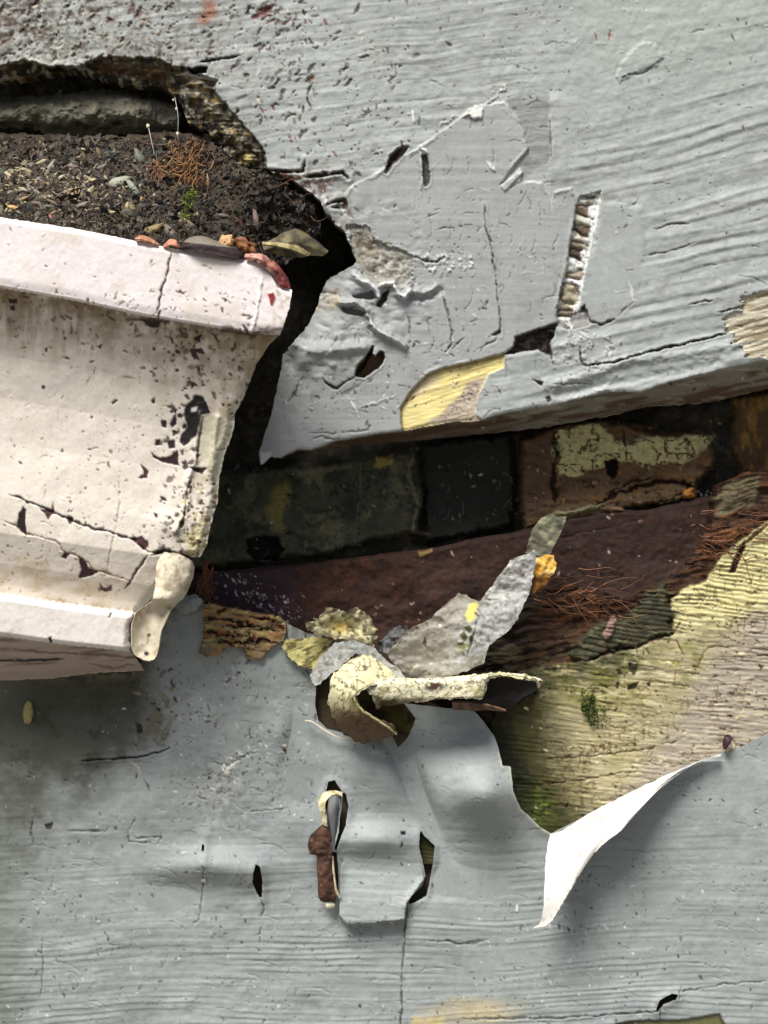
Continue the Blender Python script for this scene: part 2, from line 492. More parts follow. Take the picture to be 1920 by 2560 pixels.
# brick 3: flaked yellowish skin over orange-brown core
b3 = L.sd(bricks[3][0], 90, 7, 30, 6)
skin_d = L.sd([(1385, 1085), (1450, 1062), (1500, 1050), (1520, 1085), (1560, 1105), (1620, 1088), (1700, 1092), (1775, 1082), (1778, 1105), (1730, 1145), (1650, 1168), (1590, 1160), (1540, 1150), (1480, 1178), (1440, 1190), (1400, 1180), (1380, 1140)], 80, 13, 22, 9)
cr = np.abs(fbm(X / 30, Y / 26, 4, 3)) 
skin = sm(3, -3, skin_d) * sm(0.02, 0.06, cr) * sm(0.55, 0.35, fbm(X / 22, Y / 22, 15, 3))
L.h += 9 * skin
L.paint((b3 < 0) * sm(-0.1, 0.5, fbm(X / 70, Y / 24, 12, 4)), c(120, 86, 52), 0.8)
L.paint((b3 < 0) * sm(0.15, 0.5, fbm(X / 30, Y / 14, 13, 4)), c(80, 54, 40), 0.8)
L.paint(skin, c(196, 190, 138))
L.paint(skin * sm(0.1, 0.6, fbm(X / 16, Y / 16, 16, 3)), c(170, 160, 120), 0.5)
L.paint(sm(20, -20, L.sd([(1290, 1090), (1375, 1080), (1380, 1240), (1300, 1290)], 80, 16)), c(98, 78, 64), 0.9)
L.crack([(1480, 1268), (1530, 1240), (1600, 1215), (1680, 1200), (1740, 1222)], 6, 16, c(48, 34, 28), 0.9, 8)
L.crack([(1510, 1240), (1580, 1205), (1640, 1195)], 4, 10, c(60, 40, 30), 0.8, 6)
L.chip([(1512, 1150), (1540, 1145), (1548, 1170), (1536, 1196), (1516, 1190)], 26, c(30, 24, 20), 7)
L.crack([(1386, 1080), (1390, 1140), (1382, 1200), (1388, 1260)], 7, 14, c(34, 28, 24), .85, 8)
L.crack([(1560, 1075), (1564, 1120), (1570, 1160)], 3, 8, c(40, 34, 26), .9, 4)
L.crack([(1665, 1090), (1662, 1120), (1670, 1150)], 3, 8, c(40, 34, 26), .9, 4)
L.crack([(1720, 1095), (1760, 1110), (1740, 1140), (1700, 1165)], 5, -8, c(176, 172, 126), .8, 5)
L.crack([(1640, 1260), (1700, 1235), (1735, 1205)], 4, 10, c(44, 32, 26), .8, 7)
L.flecks(9, (1740, 1225, 1800, 1245), (2, 4.5), [c(236, 238, 240)], seed=91, depth=-3)  # white glints painted on the brick's lower corner
L.chip([(1705, 1222), (1742, 1218), (1742, 1248), (1708, 1250)], -8, c(190, 130, 66), 4)
L.crack([(1380, 1285), (1440, 1278), (1500, 1262), (1512, 1258)], 7, -12, c(150, 148, 118), 0.8, 5)
L.crack([(1520, 1270), (1580, 1282), (1640, 1268)], 4, -8, c(150, 128, 100), 0.7, 5)
L.scrapes(140, (1290, 1050, 1800, 1330), 705, ang=-.2, sp=.5, ln=(10, 50), w=3, dark=c(40, 28, 22))
L.h += (b3 < 0) * 7 * fbm(X / 30, Y / 12, 19, 4)
L.flecks(60, (1290, 1050, 1800, 1290), (1.5, 4), [c(190, 180, 150), c(60, 45, 36), c(200, 150, 90)], seed=8, depth=-2)
b4 = L.zone == 4
L.paint(b4 * sm(0.0, 0.4, fbm(X / 20, Y / 50, 3, 4)), c(170, 130, 70), 0.6)
L.build(None, {0: ('mortar', M_brick, brick_wall, 'dark crumbling mortar and void around the bricks'),
               1: ('brick', M_brick, brick_wall, 'long grey-green mossy brick'),
               2: ('brick', M_brick, brick_wall, 'blackened smooth brick'),
               3: ('brick', M_brick, brick_wall, 'orange-brown brick with flaking pale yellow skin'),
               4: ('brick', M_brick, brick_wall, 'ochre stained brick end at the far right')}, thick=60)

# ================================================================== RUSTY LINTEL
L = Layer(-300, 1180, 2220, 1720, 3)
X, Y = L.X, L.Y
lp = [(-300, 1500), (440, 1432), (610, 1424), (800, 1404), (1060, 1372), (1285, 1330), (1400, 1296), (1500, 1282), (1620, 1272), (1780, 1240), (2220, 1150), (2220, 1720), (-300, 1720)]
d = L.sd(lp, 500, 4, 40)
L.h = 22 + 5 * fbm(X / 50, Y / 50, 2, 4) + 1.5 * fbm(X / 9, Y / 9, 3, 3) - 10 * sm(-10, 0, d)
L.col[:] = c(70, 46, 39)
L.h += 6 * fbm(X / 110, Y / 50, 12, 4) + 2.5 * np.minimum(0, fbm(X / 22, Y / 18, 15, 3) + .1)
L.paint(sm(0, .4, fbm(X / 30, Y / 22, 15, 4)), c(104, 66, 46), .45)
L.paint(sm(.05, .3, fbm(X / 11, Y / 11, 16, 3)), c(40, 30, 30), .5)
L.paint(sm(-0.1, 0.6, fbm(X / 60, Y / 40, 5, 5)), c(84, 58, 48), 0.8)
L.paint(sm(900, 1300, X) * .6, c(50, 38, 35))
L.paint(sm(0.0, 0.6, fbm(X / 18, Y / 18, 9, 4)), c(48, 36, 34), 0.7)
L.paint(sm(30, -30, L.sd([(520, 1400), (720, 1400), (740, 1560), (520, 1520)], 90, 20)), c(62, 50, 60), 0.8)
L.flecks(110, (500, 1430, 760, 1560), (1.0, 2.8), [c(235, 230, 235), c(190, 175, 180)], dens=lambda x, y: max(0, 1 - abs((y - 1440) - (x - 560) * 0.55) / 70), seed=5, depth=-2)
L.flecks(120, (700, 1280, 1760, 1560), (1.0, 3.0), [c(160, 120, 100), c(190, 170, 150), c(60, 36, 34)], seed=15, depth=-2)
L.chip([(1040, 1378), (1080, 1372), (1078, 1384), (1050, 1390)], -3, c(170, 140, 90), 5, 0.7)
L.crack([(1300, 1420), (1340, 1380), (1420, 1340), (1600, 1300)], 2.5, 3, c(60, 40, 40), 0.5, 8)
r = L.build(d, {0: ('rusty_lintel', M_rust, None, None)}, thick=60)
tag(r[0], 'dark red-brown rusted steel lintel running under the bricks', 'lintel')

# ================================================================== UPPER FASCIA BOARD
fascia = empty('fascia_board', 1200, 500, 150, 'upper grey painted fascia board, rotted away on its left above the gutter', 'board')
FM = -300
L = Layer(FM, FM, 2220, 1200)
X, Y = L.X, L.Y
outline = [(FM, FM), (2220, FM), (2220, 905), (1920, 972), (1771, 1006), (1621, 1015), (1530, 1038), (1361, 1067), (1250, 1080), (1120, 1092), (1010, 1104), (940, 1108), (841, 1117),
           (800, 1128), (778, 1127), (745, 1124), (701, 1146), (677, 1141), (653, 1161), (648, 1127), (665, 1075), (682, 1021), (686, 997), (701, 934), (708, 886), (738, 850), (769, 813), (793, 765),
           (803, 730), (817, 702), (850, 680), (884, 664), (890, 650), (884, 630), (868, 600), (862, 579), (835, 560), (815, 535), (800, 500), (740, 455), (690, 435), (664, 422), (640, 425), (612, 420),
           (575, 392), (548, 362), (520, 330), (470, 305), (452, 260), (430, 232), (395, 218), (320, 212), (250, 196), (195, 178), (120, 186), (60, 196), (0, 212), (FM, 232)]
sdf = L.sd(outline, 600, 3.0, 11, 4)
front = [(FM, FM), (2220, FM), (2220, 830), (1920, 898), (1795, 927), (1675, 955), (1602, 982), (1520, 980), (1390, 1013), (1265, 1033), (1207, 1050), (1120, 1057), (1005, 1079), (937, 1086), (841, 1103), (778, 1127), (745, 1124),
         (701, 1146), (653, 1165), (600, 1190), (FM, 1190)]
fsd = L.sd(front, 200, 2.5, 30, 6)
# grain fields
th = math.radians(-13)
u = X * math.cos(th) + Y * math.sin(th); v = -X * math.sin(th) + Y * math.cos(th)
wv = v + 14 * fbm(X / 380, Y / 300, 5, 2) + 4 * fbm(X / 80, Y / 60, 8, 2)
gr1 = fbm(u / 420, wv / 30, 1, 3, 0.55)
ph = wv / 31.0 + 0.55 * fbm(u / 300, wv / 140, 12, 2)
saw = (ph - np.floor(ph)); saw = np.where(saw < 0.66, saw / 0.66, (1 - saw) / 0.34)
patchy = sm(-0.35, 0.35, fbm(u / 330, wv / 45, 14, 3))
big = 2.4 * saw * patchy + 2.2 * gr1 + .6 * fbm(u / 160, wv / 9, 4, 3)
fine = 1.5 * fbm(X / 260, (Y + 0.12 * X + 8 * fbm(X / 120, Y / 120, 3, 2)) / 13, 2, 3, 0.6)
kr = sm(1330, 1480, X + 0.25 * (Y - 500)) * sm(60, 430, Y + 0.35 * (X - 1500))
L.h = 200 + kr * big * 1.25 + (1 - kr) * fine * sm(1500, 1250, X + 0.4 * Y * 0 + 60 * fbm(X / 90, Y / 90, 4, 2)) * 1.2 + 0.9 * fbm(X / 16, Y / 16, 6, 3) + 4 * fbm(X / 260, Y / 200, 9, 3)
# base paint colour
GREY = c(168, 174, 173)
L.col[:] = GREY
L.paint(sm(-0.2, 0.7, fbm(X / 190, Y / 130, 10, 4)), c(158, 163, 162), 0.6)
L.paint(kr * patchy * sm(0.3, 0.9, 1 - saw) * 0.22, c(112, 112, 110))
L.paint(sm(.1, .6, fbm(X / 20, Y / 110, 17, 5)) * .16, c(146, 148, 140))
L.paint(sm(.2, .6, fbm(X / 46, Y / 30, 19, 5)) * .4, c(140, 140, 132))
L.paint(sm(.2, .6, fbm(X / 38, Y / 26, 20, 5)) * .45, c(192, 196, 192))
L.paint(sm(1350, 1500, X) * sm(500, 0, Y), c(168, 176, 171), 0.8)
# dirt speckle, dense at upper left
dl = sm(800, 100, X) * sm(420, 60, Y - 0.1 * X)
L.paint(dl * sm(-0.25, 0.35, fbm(X / 12, Y / 12, 3, 4)), c(116, 112, 100), 0.8)
L.paint(dl * sm(0, .4, fbm(X / 50, Y / 40, 5, 4)) * sm(-.2, .2, fbm(X / 8, Y / 8, 6, 3)), c(78, 64, 56), .8)
L.paint(dl * sm(0.15, 0.5, fbm(X / 7, Y / 9, 7, 4)), c(98, 72, 62), 0.65)
L.paint(dl * sm(0.15, 0.5, fbm(X / 9, Y / 9, 17, 3)), c(190, 188, 172), 0.5)
L.paint(sm(130, 0, X + Y * 0.55) * sm(-0.3, 0.3, fbm(X / 15, Y / 15, 13, 4)), c(74, 46, 46), 0.9)
dcols = [c(60, 50, 46), c(84, 50, 46), c(110, 96, 80), c(70, 66, 62)]
L.flecks(720, (0, 0, 1050, 430), (1.5, 6.5), dcols, dens=lambda x, y: (0.08 + 0.92 * max(0, 1 - x / 900)) , seed=21, ang=-0.9, depth=2.5, asp=(1, 3.5))
L.flecks(110, (640, 0, 1920, 420), (1.2, 4.2), [c(90, 82, 78), c(70, 60, 58), c(120, 60, 56)], dens=lambda x, y: max(0.12, 1 - (x - 640) / 900), seed=22, ang=1.3, depth=2)
for q in ([(1488, 82), (1493, 100)], [(1525, 75), (1524, 100)]):
    L.crack(q, 6, 2, c(140, 56, 54), 0.9, 2)
L.crack([(1829, 88), (1836, 102)], 5, 3, c(96, 88, 84), 0.9, 1)
L.flecks(8, (640, 20, 740, 60), (4, 9), [c(84, 44, 44)], seed=3, ang=-0.5, asp=(2, 4))
L.crack([(330, 0), (336, 30)], 7, 3, c(110, 66, 64), 0.9, 3)
L.paint(sm(26, 0, L.line([(520, 8), (530, 30), (505, 50)], 60, 8)), c(150, 88, 52), 0.8)
L.chip([(628, 42), (672, 22), (668, 36), (632, 50)], 3, c(96, 44, 46), 3)
L.crack([(655, 290), (650, 312)], 6, 3, c(90, 42, 40), .9, 1)
L.crack([(783, 205), (770, 235), (768, 250), (780, 274)], 4, 4, c(80, 70, 66), .9, 2)
# raised brushed blob at upper right
L.h += 2.2 * fbm(X / 42, Y / 36, 13, 3)
d = L.chip([(1545, 180), (1560, 145), (1600, 108), (1640, 112), (1660, 140), (1640, 165), (1590, 180), (1545, 205)], -4, None, 8, soft=5)
L.crack([(1545, 203), (1570, 186), (1610, 183), (1650, 150)], 3, 3, c(120, 124, 124), 0.8, 3)
# ---- smooth newer film, torn around its edge
film = [(1186, 268), (1225, 262), (1262, 255), (1290, 300), (1312, 345), (1322, 372), (1290, 410), (1249, 463), (1305, 428), (1302, 456), (1352, 456), (1372, 490), (1377, 527), (1385, 480), (1429, 469), (1440, 509), (1429, 596), (1417, 665), (1400, 735), (1391, 770), (1391, 803),
        (1365, 816), (1296, 843), (1286, 866), (1264, 881), (1179, 905), (1111, 919), (1072, 934), (1024, 982), (1000, 1021), (1005, 1079), (940, 1200), (600, 1200), (640, 900), (780, 640), (850, 560), (850, 510), (880, 463), (930, 440), (990, 400), (1047, 368), (1105, 328), (1157, 289)]
fd = L.sd(film, 120, 3, 12, 7)
k = sm(2, -1.5, fd)
k0 = k
L.h = L.h * (1 - k) + (204.5 + 0.8 * fbm(X / 200, Y / 15, 3, 3) + 2.2 * fbm(X / 110, Y / 90, 11, 3)) * k
L.h += k * 2.5 * np.exp(-((fd + 4) / 4) ** 2) * sm(0, 0.3, fbm(X / 40, Y / 40, 12, 2))
L.paint(k, c(164, 168, 168))
L.paint(k * sm(.1, .6, fbm(X / 20, Y / 110, 17, 5)) * .18, c(142, 142, 138))
L.paint(k * sm(.2, .6, fbm(X / 40, Y / 40, 9, 4)) * .5, c(148, 148, 144))
L.paint(k * sm(0, 0.7, fbm(X / 90, Y / 60, 18, 3)), c(170, 174, 176), 0.6)
# pale torn rim
L.paint(np.exp(-((fd - 2) / 3.0) ** 2) * sm(-0.1, 0.3, fbm(X / 26, Y / 26, 19, 3)) * (Y < 560), c(212, 213, 210), 0.55)
# darker old layer just right of the film, upper part
L.paint(sm(3, -6, L.sd([(1262, 250), (1375, 240), (1378, 395), (1320, 440), (1350, 455), (1300, 440), (1325, 372), (1290, 290)], 60, 8)), c(142, 143, 145), 0.85)
d = L.sd([(1366, 235), (1378, 232), (1378, 395), (1374, 395)], 40, 1); L.h += 4 * sm(3, -3, L.sd([(1376, 225), (1500, 225), (1500, 470), (1376, 470)], 60, 3)) * sm(1500, 1400, X) * (sm(225, 260, Y) * sm(470, 440, Y))
L.crack([(1376, 290), (1377, 395)], 2.2, 4, c(96, 96, 96), 0.8, 2)
L.chip([(1172, 285), (1190, 265), (1208, 272), (1205, 295), (1180, 298)], -6, c(236, 236, 232), 3)
L.chip([(1028, 278), (1033, 276), (1038, 306), (1032, 306)], -3, c(228, 228, 226), 2)
L.crack([(1090, 325), (1130, 300), (1165, 285), (1200, 262), (1245, 235), (1262, 215), (1262, 240)], 2.2, -3, c(196, 196, 194), 0.5, 12)
L.chip([(1300, 420), (1308, 432), (1262, 480), (1252, 465)], -4, c(180, 184, 184), 2)
# holes and gouges in the upper film
WOODD = c(90, 76, 64)
L.chip([(962, 432), (975, 388), (1000, 366), (1022, 368), (1006, 392), (985, 410), (970, 436)], 12, WOODD, 5, lip=2)
L.crack([(1005, 372), (980, 400), (965, 430)], 5, 8, c(44, 36, 34), 0.9, 5)
L.chip([(1048, 370), (1066, 385), (1072, 420), (1076, 458), (1064, 468), (1058, 440), (1054, 400)], 12, c(74, 70, 66), 4, lip=2)
L.chip([(1048, 372), (1066, 372), (1068, 384), (1052, 388)], -6, c(232, 232, 230), 2)
L.crack([(1052, 385), (1054, 440), (1052, 490)], 3, -4, c(190, 194, 194), 0.7, 2)
L.chip([(1216, 402), (1236, 415), (1240, 430), (1226, 422)], -3, c(210, 212, 212), 2)
# long hairlines
L.crack([(1211, 510), (1216, 570), (1230, 630), (1240, 690), (1244, 740), (1250, 800), (1252, 840)], 2.6, 5, c(98, 96, 94), 0.85, 4, lip=1.5)
L.crack([(1104, 735), (1118, 775), (1130, 830), (1128, 860), (1115, 880)], 3, 5, c(92, 90, 90), 0.8, 3, lip=1)
L.crack([(1010, 770), (1024, 800), (1028, 848)], 2.6, 4, c(104, 102, 100), 0.7, 3)
L.crack([(1068, 790), (1075, 850)], 2.2, 3, c(120, 120, 118), 0.6, 3)
L.crack([(1128, 872), (1160, 845)], 2.6, 4, c(84, 84, 84), .8, 2)
L.crack([(1190, 875), (1240, 850), (1250, 830)], 3, 4, c(100, 96, 92), 0.7, 3)
L.chip([(1228, 838), (1250, 824), (1254, 832), (1240, 840)], 6, c(60, 54, 52), 2)
for q in ([(1092, 576), (1110, 570), (1144, 572)], [(1060, 548), (1095, 532)], [(1085, 660), (1100, 650)]):
    L.crack(q, 3, 4, c(104, 102, 100), 0.8, 3)
L.crack([(1356, 660), (1358, 684)], 4, -3, c(196, 198, 196), 0.7, 2)
L.crack([(1575, 515), (1590, 508), (1597, 495)], 3, 4, c(110, 112, 112), 0.8, 3)
L.crack([(1635, 575), (1680, 560), (1724, 558)], 3, 5, c(116, 116, 114), 0.8, 4)
L.crack([(1610, 640), (1690, 625), (1740, 605)], 2.4, 4, c(112, 112, 110), .7, 4)
L.crack([(1555, 675), (1595, 674)], 2.6, 4, c(88, 84, 82), .85, 3)
L.crack([(1570, 700), (1580, 725), (1583, 755)], 5, -3, c(205, 208, 208), .8, 3)
# dirty scuffed area left of the film
fl = sm(60, 0, L.sd([(700, 440), (860, 440), (900, 500), (885, 620), (820, 560), (760, 500)], 120, 20))
L.paint(fl * sm(-0.2, 0.4, fbm(X / 20, Y / 20, 21, 4)), c(146, 146, 140), 0.8)
L.paint(sm(14, -14, L.sd([(690, 430), (850, 436), (820, 470), (805, 520), (740, 470)], 60, 16)) * sm(-0.4, 0.2, fbm(X / 9, Y / 9, 2, 4)), c(92, 56, 50), 0.85)
L.crack([(665, 424), (720, 431), (758, 428), (764, 402)], 5, 10, c(36, 28, 28), 0.95, 3, lip=3)
L.crack([(762, 442), (810, 438), (856, 431), (870, 446)], 5, 9, c(40, 32, 32), 0.9, 3, lip=3)
L.crack([(820, 512), (840, 504), (862, 500), (862, 516), (830, 520)], 6, 9, c(40, 32, 30), 0.9, 3, lip=3)
L.chip([(590, 420), (662, 424), (764, 444), (690, 470), (600, 460)], 0, c(84, 58, 48), 6)
L.flecks(120, (670, 430, 900, 620), (1.5, 6), [c(70, 56, 50), c(200, 200, 190), c(100, 60, 54), c(215, 218, 216)], seed=31, depth=2)
# caulk ridges and torn lumps on the film's left half
L.chip([(866, 560), (920, 570), (935, 600), (1000, 625), (1030, 640), (1032, 690), (1010, 715), (950, 720), (905, 690), (885, 640)], 5, c(150, 148, 138), 10, 0.9, lip=2)
tl = sm(4, -8, L.sd([(880, 575), (930, 590), (1000, 622), (1030, 645), (1025, 690), (950, 700), (905, 660)], 60, 12))
L.paint(tl * sm(-0.1, 0.35, fbm(X / 12, Y / 12, 5, 4)), c(104, 94, 80), 0.9)
L.paint(tl * sm(0.1, 0.4, fbm(X / 10, Y / 10, 15, 4)), c(196, 196, 186), 0.7)
L.h += tl * 9 * fbm(X / 30, Y / 22, 6, 4)
L.paint(tl * sm(-.2, .3, fbm(X / 30, Y / 24, 2, 4)), c(128, 116, 96), .7)
L.h += 20 * np.exp(-(L.line([(885, 690), (915, 705), (940, 722), (948, 742)], 60, 5) / 9) ** 2)
L.paint(sm(10, 3, L.line([(885, 690), (915, 705), (940, 722), (948, 742)], 60, 5)), c(206, 210, 212), 0.7)
L.h += 20 * np.exp(-(L.line([(955, 712), (985, 708), (995, 735), (1012, 742), (1022, 725)], 60, 5) / 8) ** 2)
L.paint(sm(8, 2, L.line([(955, 712), (985, 708), (995, 735), (1012, 742), (1022, 725)], 60, 5)), c(222, 222, 220), 0.8)
L.chip([(882, 738), (930, 728), (945, 745), (925, 750), (885, 745)], 14, c(120, 122, 124), 3)
L.chip([(940, 765), (955, 735), (972, 722), (968, 750), (950, 768)], 16, c(70, 60, 56), 3)
L.chip([(852, 768), (880, 770), (918, 782), (905, 790), (862, 782)], 10, c(112, 112, 114), 4)
L.h += 18 * np.exp(-(L.line([(850, 755), (890, 756), (920, 780), (928, 812), (960, 835), (1010, 862)], 70, 6) / 8) ** 2)
L.paint(sm(5, 1, L.line([(920, 790), (930, 815), (965, 838), (1012, 868)], 60, 5)), c(214, 218, 218), 0.7)
L.h -= 9 * np.exp(-(L.line([(1030, 742), (1060, 748), (1085, 735), (1100, 725)], 60, 6) / 8) ** 2)
L.h += 10 * np.exp(-(L.line([(1035, 730), (1062, 735), (1088, 720)], 60, 6) / 8) ** 2)
L.h += 5 * sm(30, 0, L.line([(870, 560), (960, 520), (1040, 540), (1050, 640)], 90, 8)) * fbm(X / 25, Y / 25, 13, 4)
L.crack([(1037, 645), (1060, 650), (1088, 655), (1110, 645)], 4, 7, c(88, 84, 80), .85, 6, lip=2)
L.flecks(30, (1060, 630, 1180, 680), (2, 5), [c(210, 214, 214)], seed=41, depth=-3)
L.h += 26 * np.exp(-((X - 765) / 26) ** 2 - ((Y - 895) / 30) ** 2) - 12 * np.exp(-((X - 730) / 14) ** 2 - ((Y - 905) / 22) ** 2)
L.h += 16 * np.exp(-(L.line([(740, 862), (800, 878), (860, 872), (910, 868)], 70, 4) / 13) ** 2)
for q in range(7):
    x0 = 775 + q * 17
    L.h += (3, 5, 2, 6, 4, 1, 5)[q] * np.exp(-(L.line([(x0 + (0, 5, -3, 2, 6, -2, 3)[q], 860 - q), (x0 + (10, 8, 4, 14, 9, 2, 8)[q], 842 - q * 1.5)], 40, 5) / 5) ** 2)
L.h += 7 * np.exp(-((X - 833) / 9) ** 2 - ((Y - 912) / 8) ** 2)
L.h -= 10 * sm(0, 22, np.abs(fbm(X / 60, Y / 60, 9, 3)) * 40) * sm(40, 0, L.sd([(660, 1080), (720, 860), (900, 700), (920, 800), (800, 900), (760, 1100)], 60)) * 0.3
L.h -= 22 * sm(110, 0, X - 640 - 0.36 * (1150 - Y)) * sm(640, 740, Y)         # the free left rim bends back
L.h += 9 * np.abs(fbm(X / 50, Y / 36, 15, 3)) * sm(60, -20, L.sd([(720, 860), (860, 690), (1000, 700), (1060, 780), (900, 900), (740, 960)], 100, 10))
# brown stained thin patch at the film's left
L.paint(sm(14, -10, L.sd([(800, 745), (840, 720), (850, 750), (835, 785), (795, 780)], 50, 8)) * sm(-0.3, 0.2, fbm(X / 8, Y / 8, 4, 3)), c(186, 172, 146), 0.75)
# gash
L.chip([(959, 879), (962, 895), (948, 919), (910, 944), (893, 941), (887, 938), (895, 912), (918, 888), (932, 866), (931, 885), (940, 890), (950, 878)], 45, c(96, 74, 50), 2, lip=2)
L.crack([(932, 868), (910, 910), (890, 938)], 5, 10, c(30, 26, 26), .9, 3)
L.crack([(893, 940), (862, 955), (842, 972), (820, 962), (806, 946)], 3.5, 8, c(66, 58, 50), .9, 3)
L.crack([(845, 974), (855, 990), (875, 975), (908, 955)], 5, 2, c(128, 122, 104), .6, 5)
L.crack([(898, 848), (899, 868)], 2.4, 4, c(60, 56, 54), .9, 0)
L.crack([(720, 1002), (735, 985), (745, 962), (760, 940)], 4.5, 5, c(108, 96, 82), .8, 4)
L.paint(sm(10, -30, L.sd([(730, 970), (850, 960), (880, 985), (830, 1010), (740, 1020)], 50, 12)) * sm(0, 0.4, fbm(X / 18, Y / 18, 8, 4)), c(120, 116, 98), 0.6)
L.crack([(872, 995), (885, 1015), (898, 1045)], 5, -4, c(216, 220, 220), .8, 3)
L.crack([(895, 1020), (960, 1000), (1000, 985)], 3, -3, c(186, 190, 192), .6, 5)
L.crack([(760, 1085), (840, 1082), (930, 1075)], 2.5, 3, c(110, 110, 108), .6, 6)
L.crack([(770, 1105), (800, 1092), (850, 1098)], 3, 4, c(120, 118, 112), .6, 6)
L.chip([(650, 1128), (676, 1130), (676, 1160), (655, 1163)], -3, c(225, 228, 228), 4, .7)
L.flecks(60, (650, 700, 1260, 1080), (1.2, 3), [c(120, 116, 110), c(210, 214, 214), c(90, 84, 80)], seed=51)
# zone: slotted channel showing the laths
chan = [(1443, 503), (1452, 492), (1504, 477), (1501, 509), (1487, 579), (1472, 640), (1460, 700), (1452, 746), (1440, 800), (1425, 830), (1391, 812), (1400, 735), (1417, 677), (1429, 584), (1440, 530)]
cd = L.sd(chan, 60, 3, 12, 8)
kc = sm(1.5, -2, cd)
ca = (Y - 477) + 0.28 * (1504 - X) + 16 * fbm(X / 34, Y / 34, 4, 3)
rp = ca / 25.0 + .7 * fbm(X * 0, Y / 40, 9, 2); rid = np.floor(rp); rr = rp - rid
rcol = np.array([c(228, 230, 226), c(205, 206, 196), c(122, 110, 94), c(200, 200, 186), c(76, 64, 54), c(216, 216, 204), c(142, 134, 116), c(66, 52, 48), c(222, 226, 224), c(150, 140, 124), c(232, 234, 232), c(170, 160, 140), c(208, 204, 176), c(120, 110, 96)])
rc = rcol[np.clip(rid.astype(int), 0, 200) % len(rcol)]
inner = sm(6, -4, (1443 + (503 - Y) * 0.08 + 24 - (X + (Y - 503) * 0.15)) * 0 + (X - (1482 - (Y - 500) * 0.17) + 16 * fbm(X / 14, Y / 22, 7, 3)))   # left half darker old wood
base_r = rc * inner[..., None] + c(222, 226, 226) * (1 - inner[..., None])
L.col = L.col * (1 - kc[..., None]) + base_r * kc[..., None]
L.paint(kc * sm(.1, .35, fbm(X / 9, Y / 7, 6, 3)), c(96, 80, 66), .7)
L.h -= kc * (16 - 8 * np.sin(np.clip(rr, 0, 1) * math.pi) * inner - 8 * (1 - inner))
L.paint(kc * inner * sm(0.86, 0.97, rr), c(60, 48, 44), .85)
L.paint(kc * inner * sm(0.1, 0.5, fbm(X / 14, Y / 8, 6, 3)), c(110, 90, 70), .6)
L.zone[cd < 0] = 1
# right-hand thin smooth film beside the channel
sfd = L.sd([(1500, 500), (1600, 520), (1615, 600), (1600, 700), (1580, 770), (1545, 800), (1480, 808), (1462, 770), (1470, 680), (1490, 590)], 80, 6)
k = sm(6, -10, sfd)
L.h = L.h * (1 - k * 0.8) + 202.5 * k * 0.8
L.crack([(1460, 765), (1470, 800), (1500, 812), (1540, 800)], 5, 8, c(84, 80, 78), .85, 4)
L.crack([(1545, 790), (1565, 770), (1583, 756)], 3, 5, c(120, 118, 116), .8, 3)
L.chip([(1452, 770), (1462, 762), (1462, 778), (1455, 782)], 12, c(36, 30, 30), 2)
L.chip([(1424, 790), (1462, 770), (1480, 808), (1470, 818), (1430, 825)], 5, c(150, 150, 148), 3)
# notch under the film
nd = L.chip([(1262, 886), (1286, 866), (1289, 842), (1351, 820), (1392, 808), (1384, 838), (1372, 862), (1376, 888), (1362, 884), (1345, 874), (1300, 880)], 34, c(56, 48, 44), 3)
L.paint(sm(0, -10, nd) * sm(0.0, 0.4, fbm(X / 10, Y / 10, 8, 3)), c(120, 110, 104), .8)
L.h += sm(0, -10, nd) * 8 * fbm(X / 12, Y / 12, 7, 3)
L.crack([(1376, 845), (1374, 872), (1380, 895), (1384, 912)], 4.5, 9, c(50, 44, 42), .9, 3)
# lower torn ledge of old paint, cracks
L.crack([(1450, 868), (1452, 895), (1457, 914), (1490, 911), (1515, 909), (1602, 886), (1699, 862), (1819, 833)], 3.2, 9, c(52, 46, 44), .95, 4, lip=1.5)
L.crack([(1795, 782), (1830, 772), (1862, 768)], 3.5, 8, c(46, 40, 38), .95, 3)
L.crack([(1720, 764), (1760, 754), (1800, 748)], 3, 6, c(90, 86, 84), .85, 3)
L.crack([(1380, 960), (1440, 958), (1480, 962)], 3, 4, c(110, 110, 108), .8, 4)
L.chip([(1334, 950), (1358, 955), (1355, 966), (1348, 962)], 8, c(48, 42, 40), 2)
L.chip([(1362, 995), (1374, 990), (1380, 1002), (1372, 1008)], 6, c(80, 74, 68), 3)
L.h += 7 * np.exp(-(L.line([(1370, 960), (1440, 948), (1560, 905), (1700, 885), (1920, 850)], 60, 8) / 12) ** 2)
L.h -= 7 * np.exp(-(L.line([(1400, 990), (1500, 965), (1600, 950), (1800, 905)], 60, 6) / 12) ** 2)
L.crack([(1264, 890), (1268, 930), (1266, 952)], 2.5, 3, c(130, 130, 128), .6, 3)
L.crack([(1340, 890), (1344, 940)], 2.2, 3, c(140, 140, 138), .6, 3)
L.flecks(70, (1380, 820, 1560, 1000), (2, 7), [c(186, 190, 190), c(140, 142, 142)], seed=61, depth=-3)
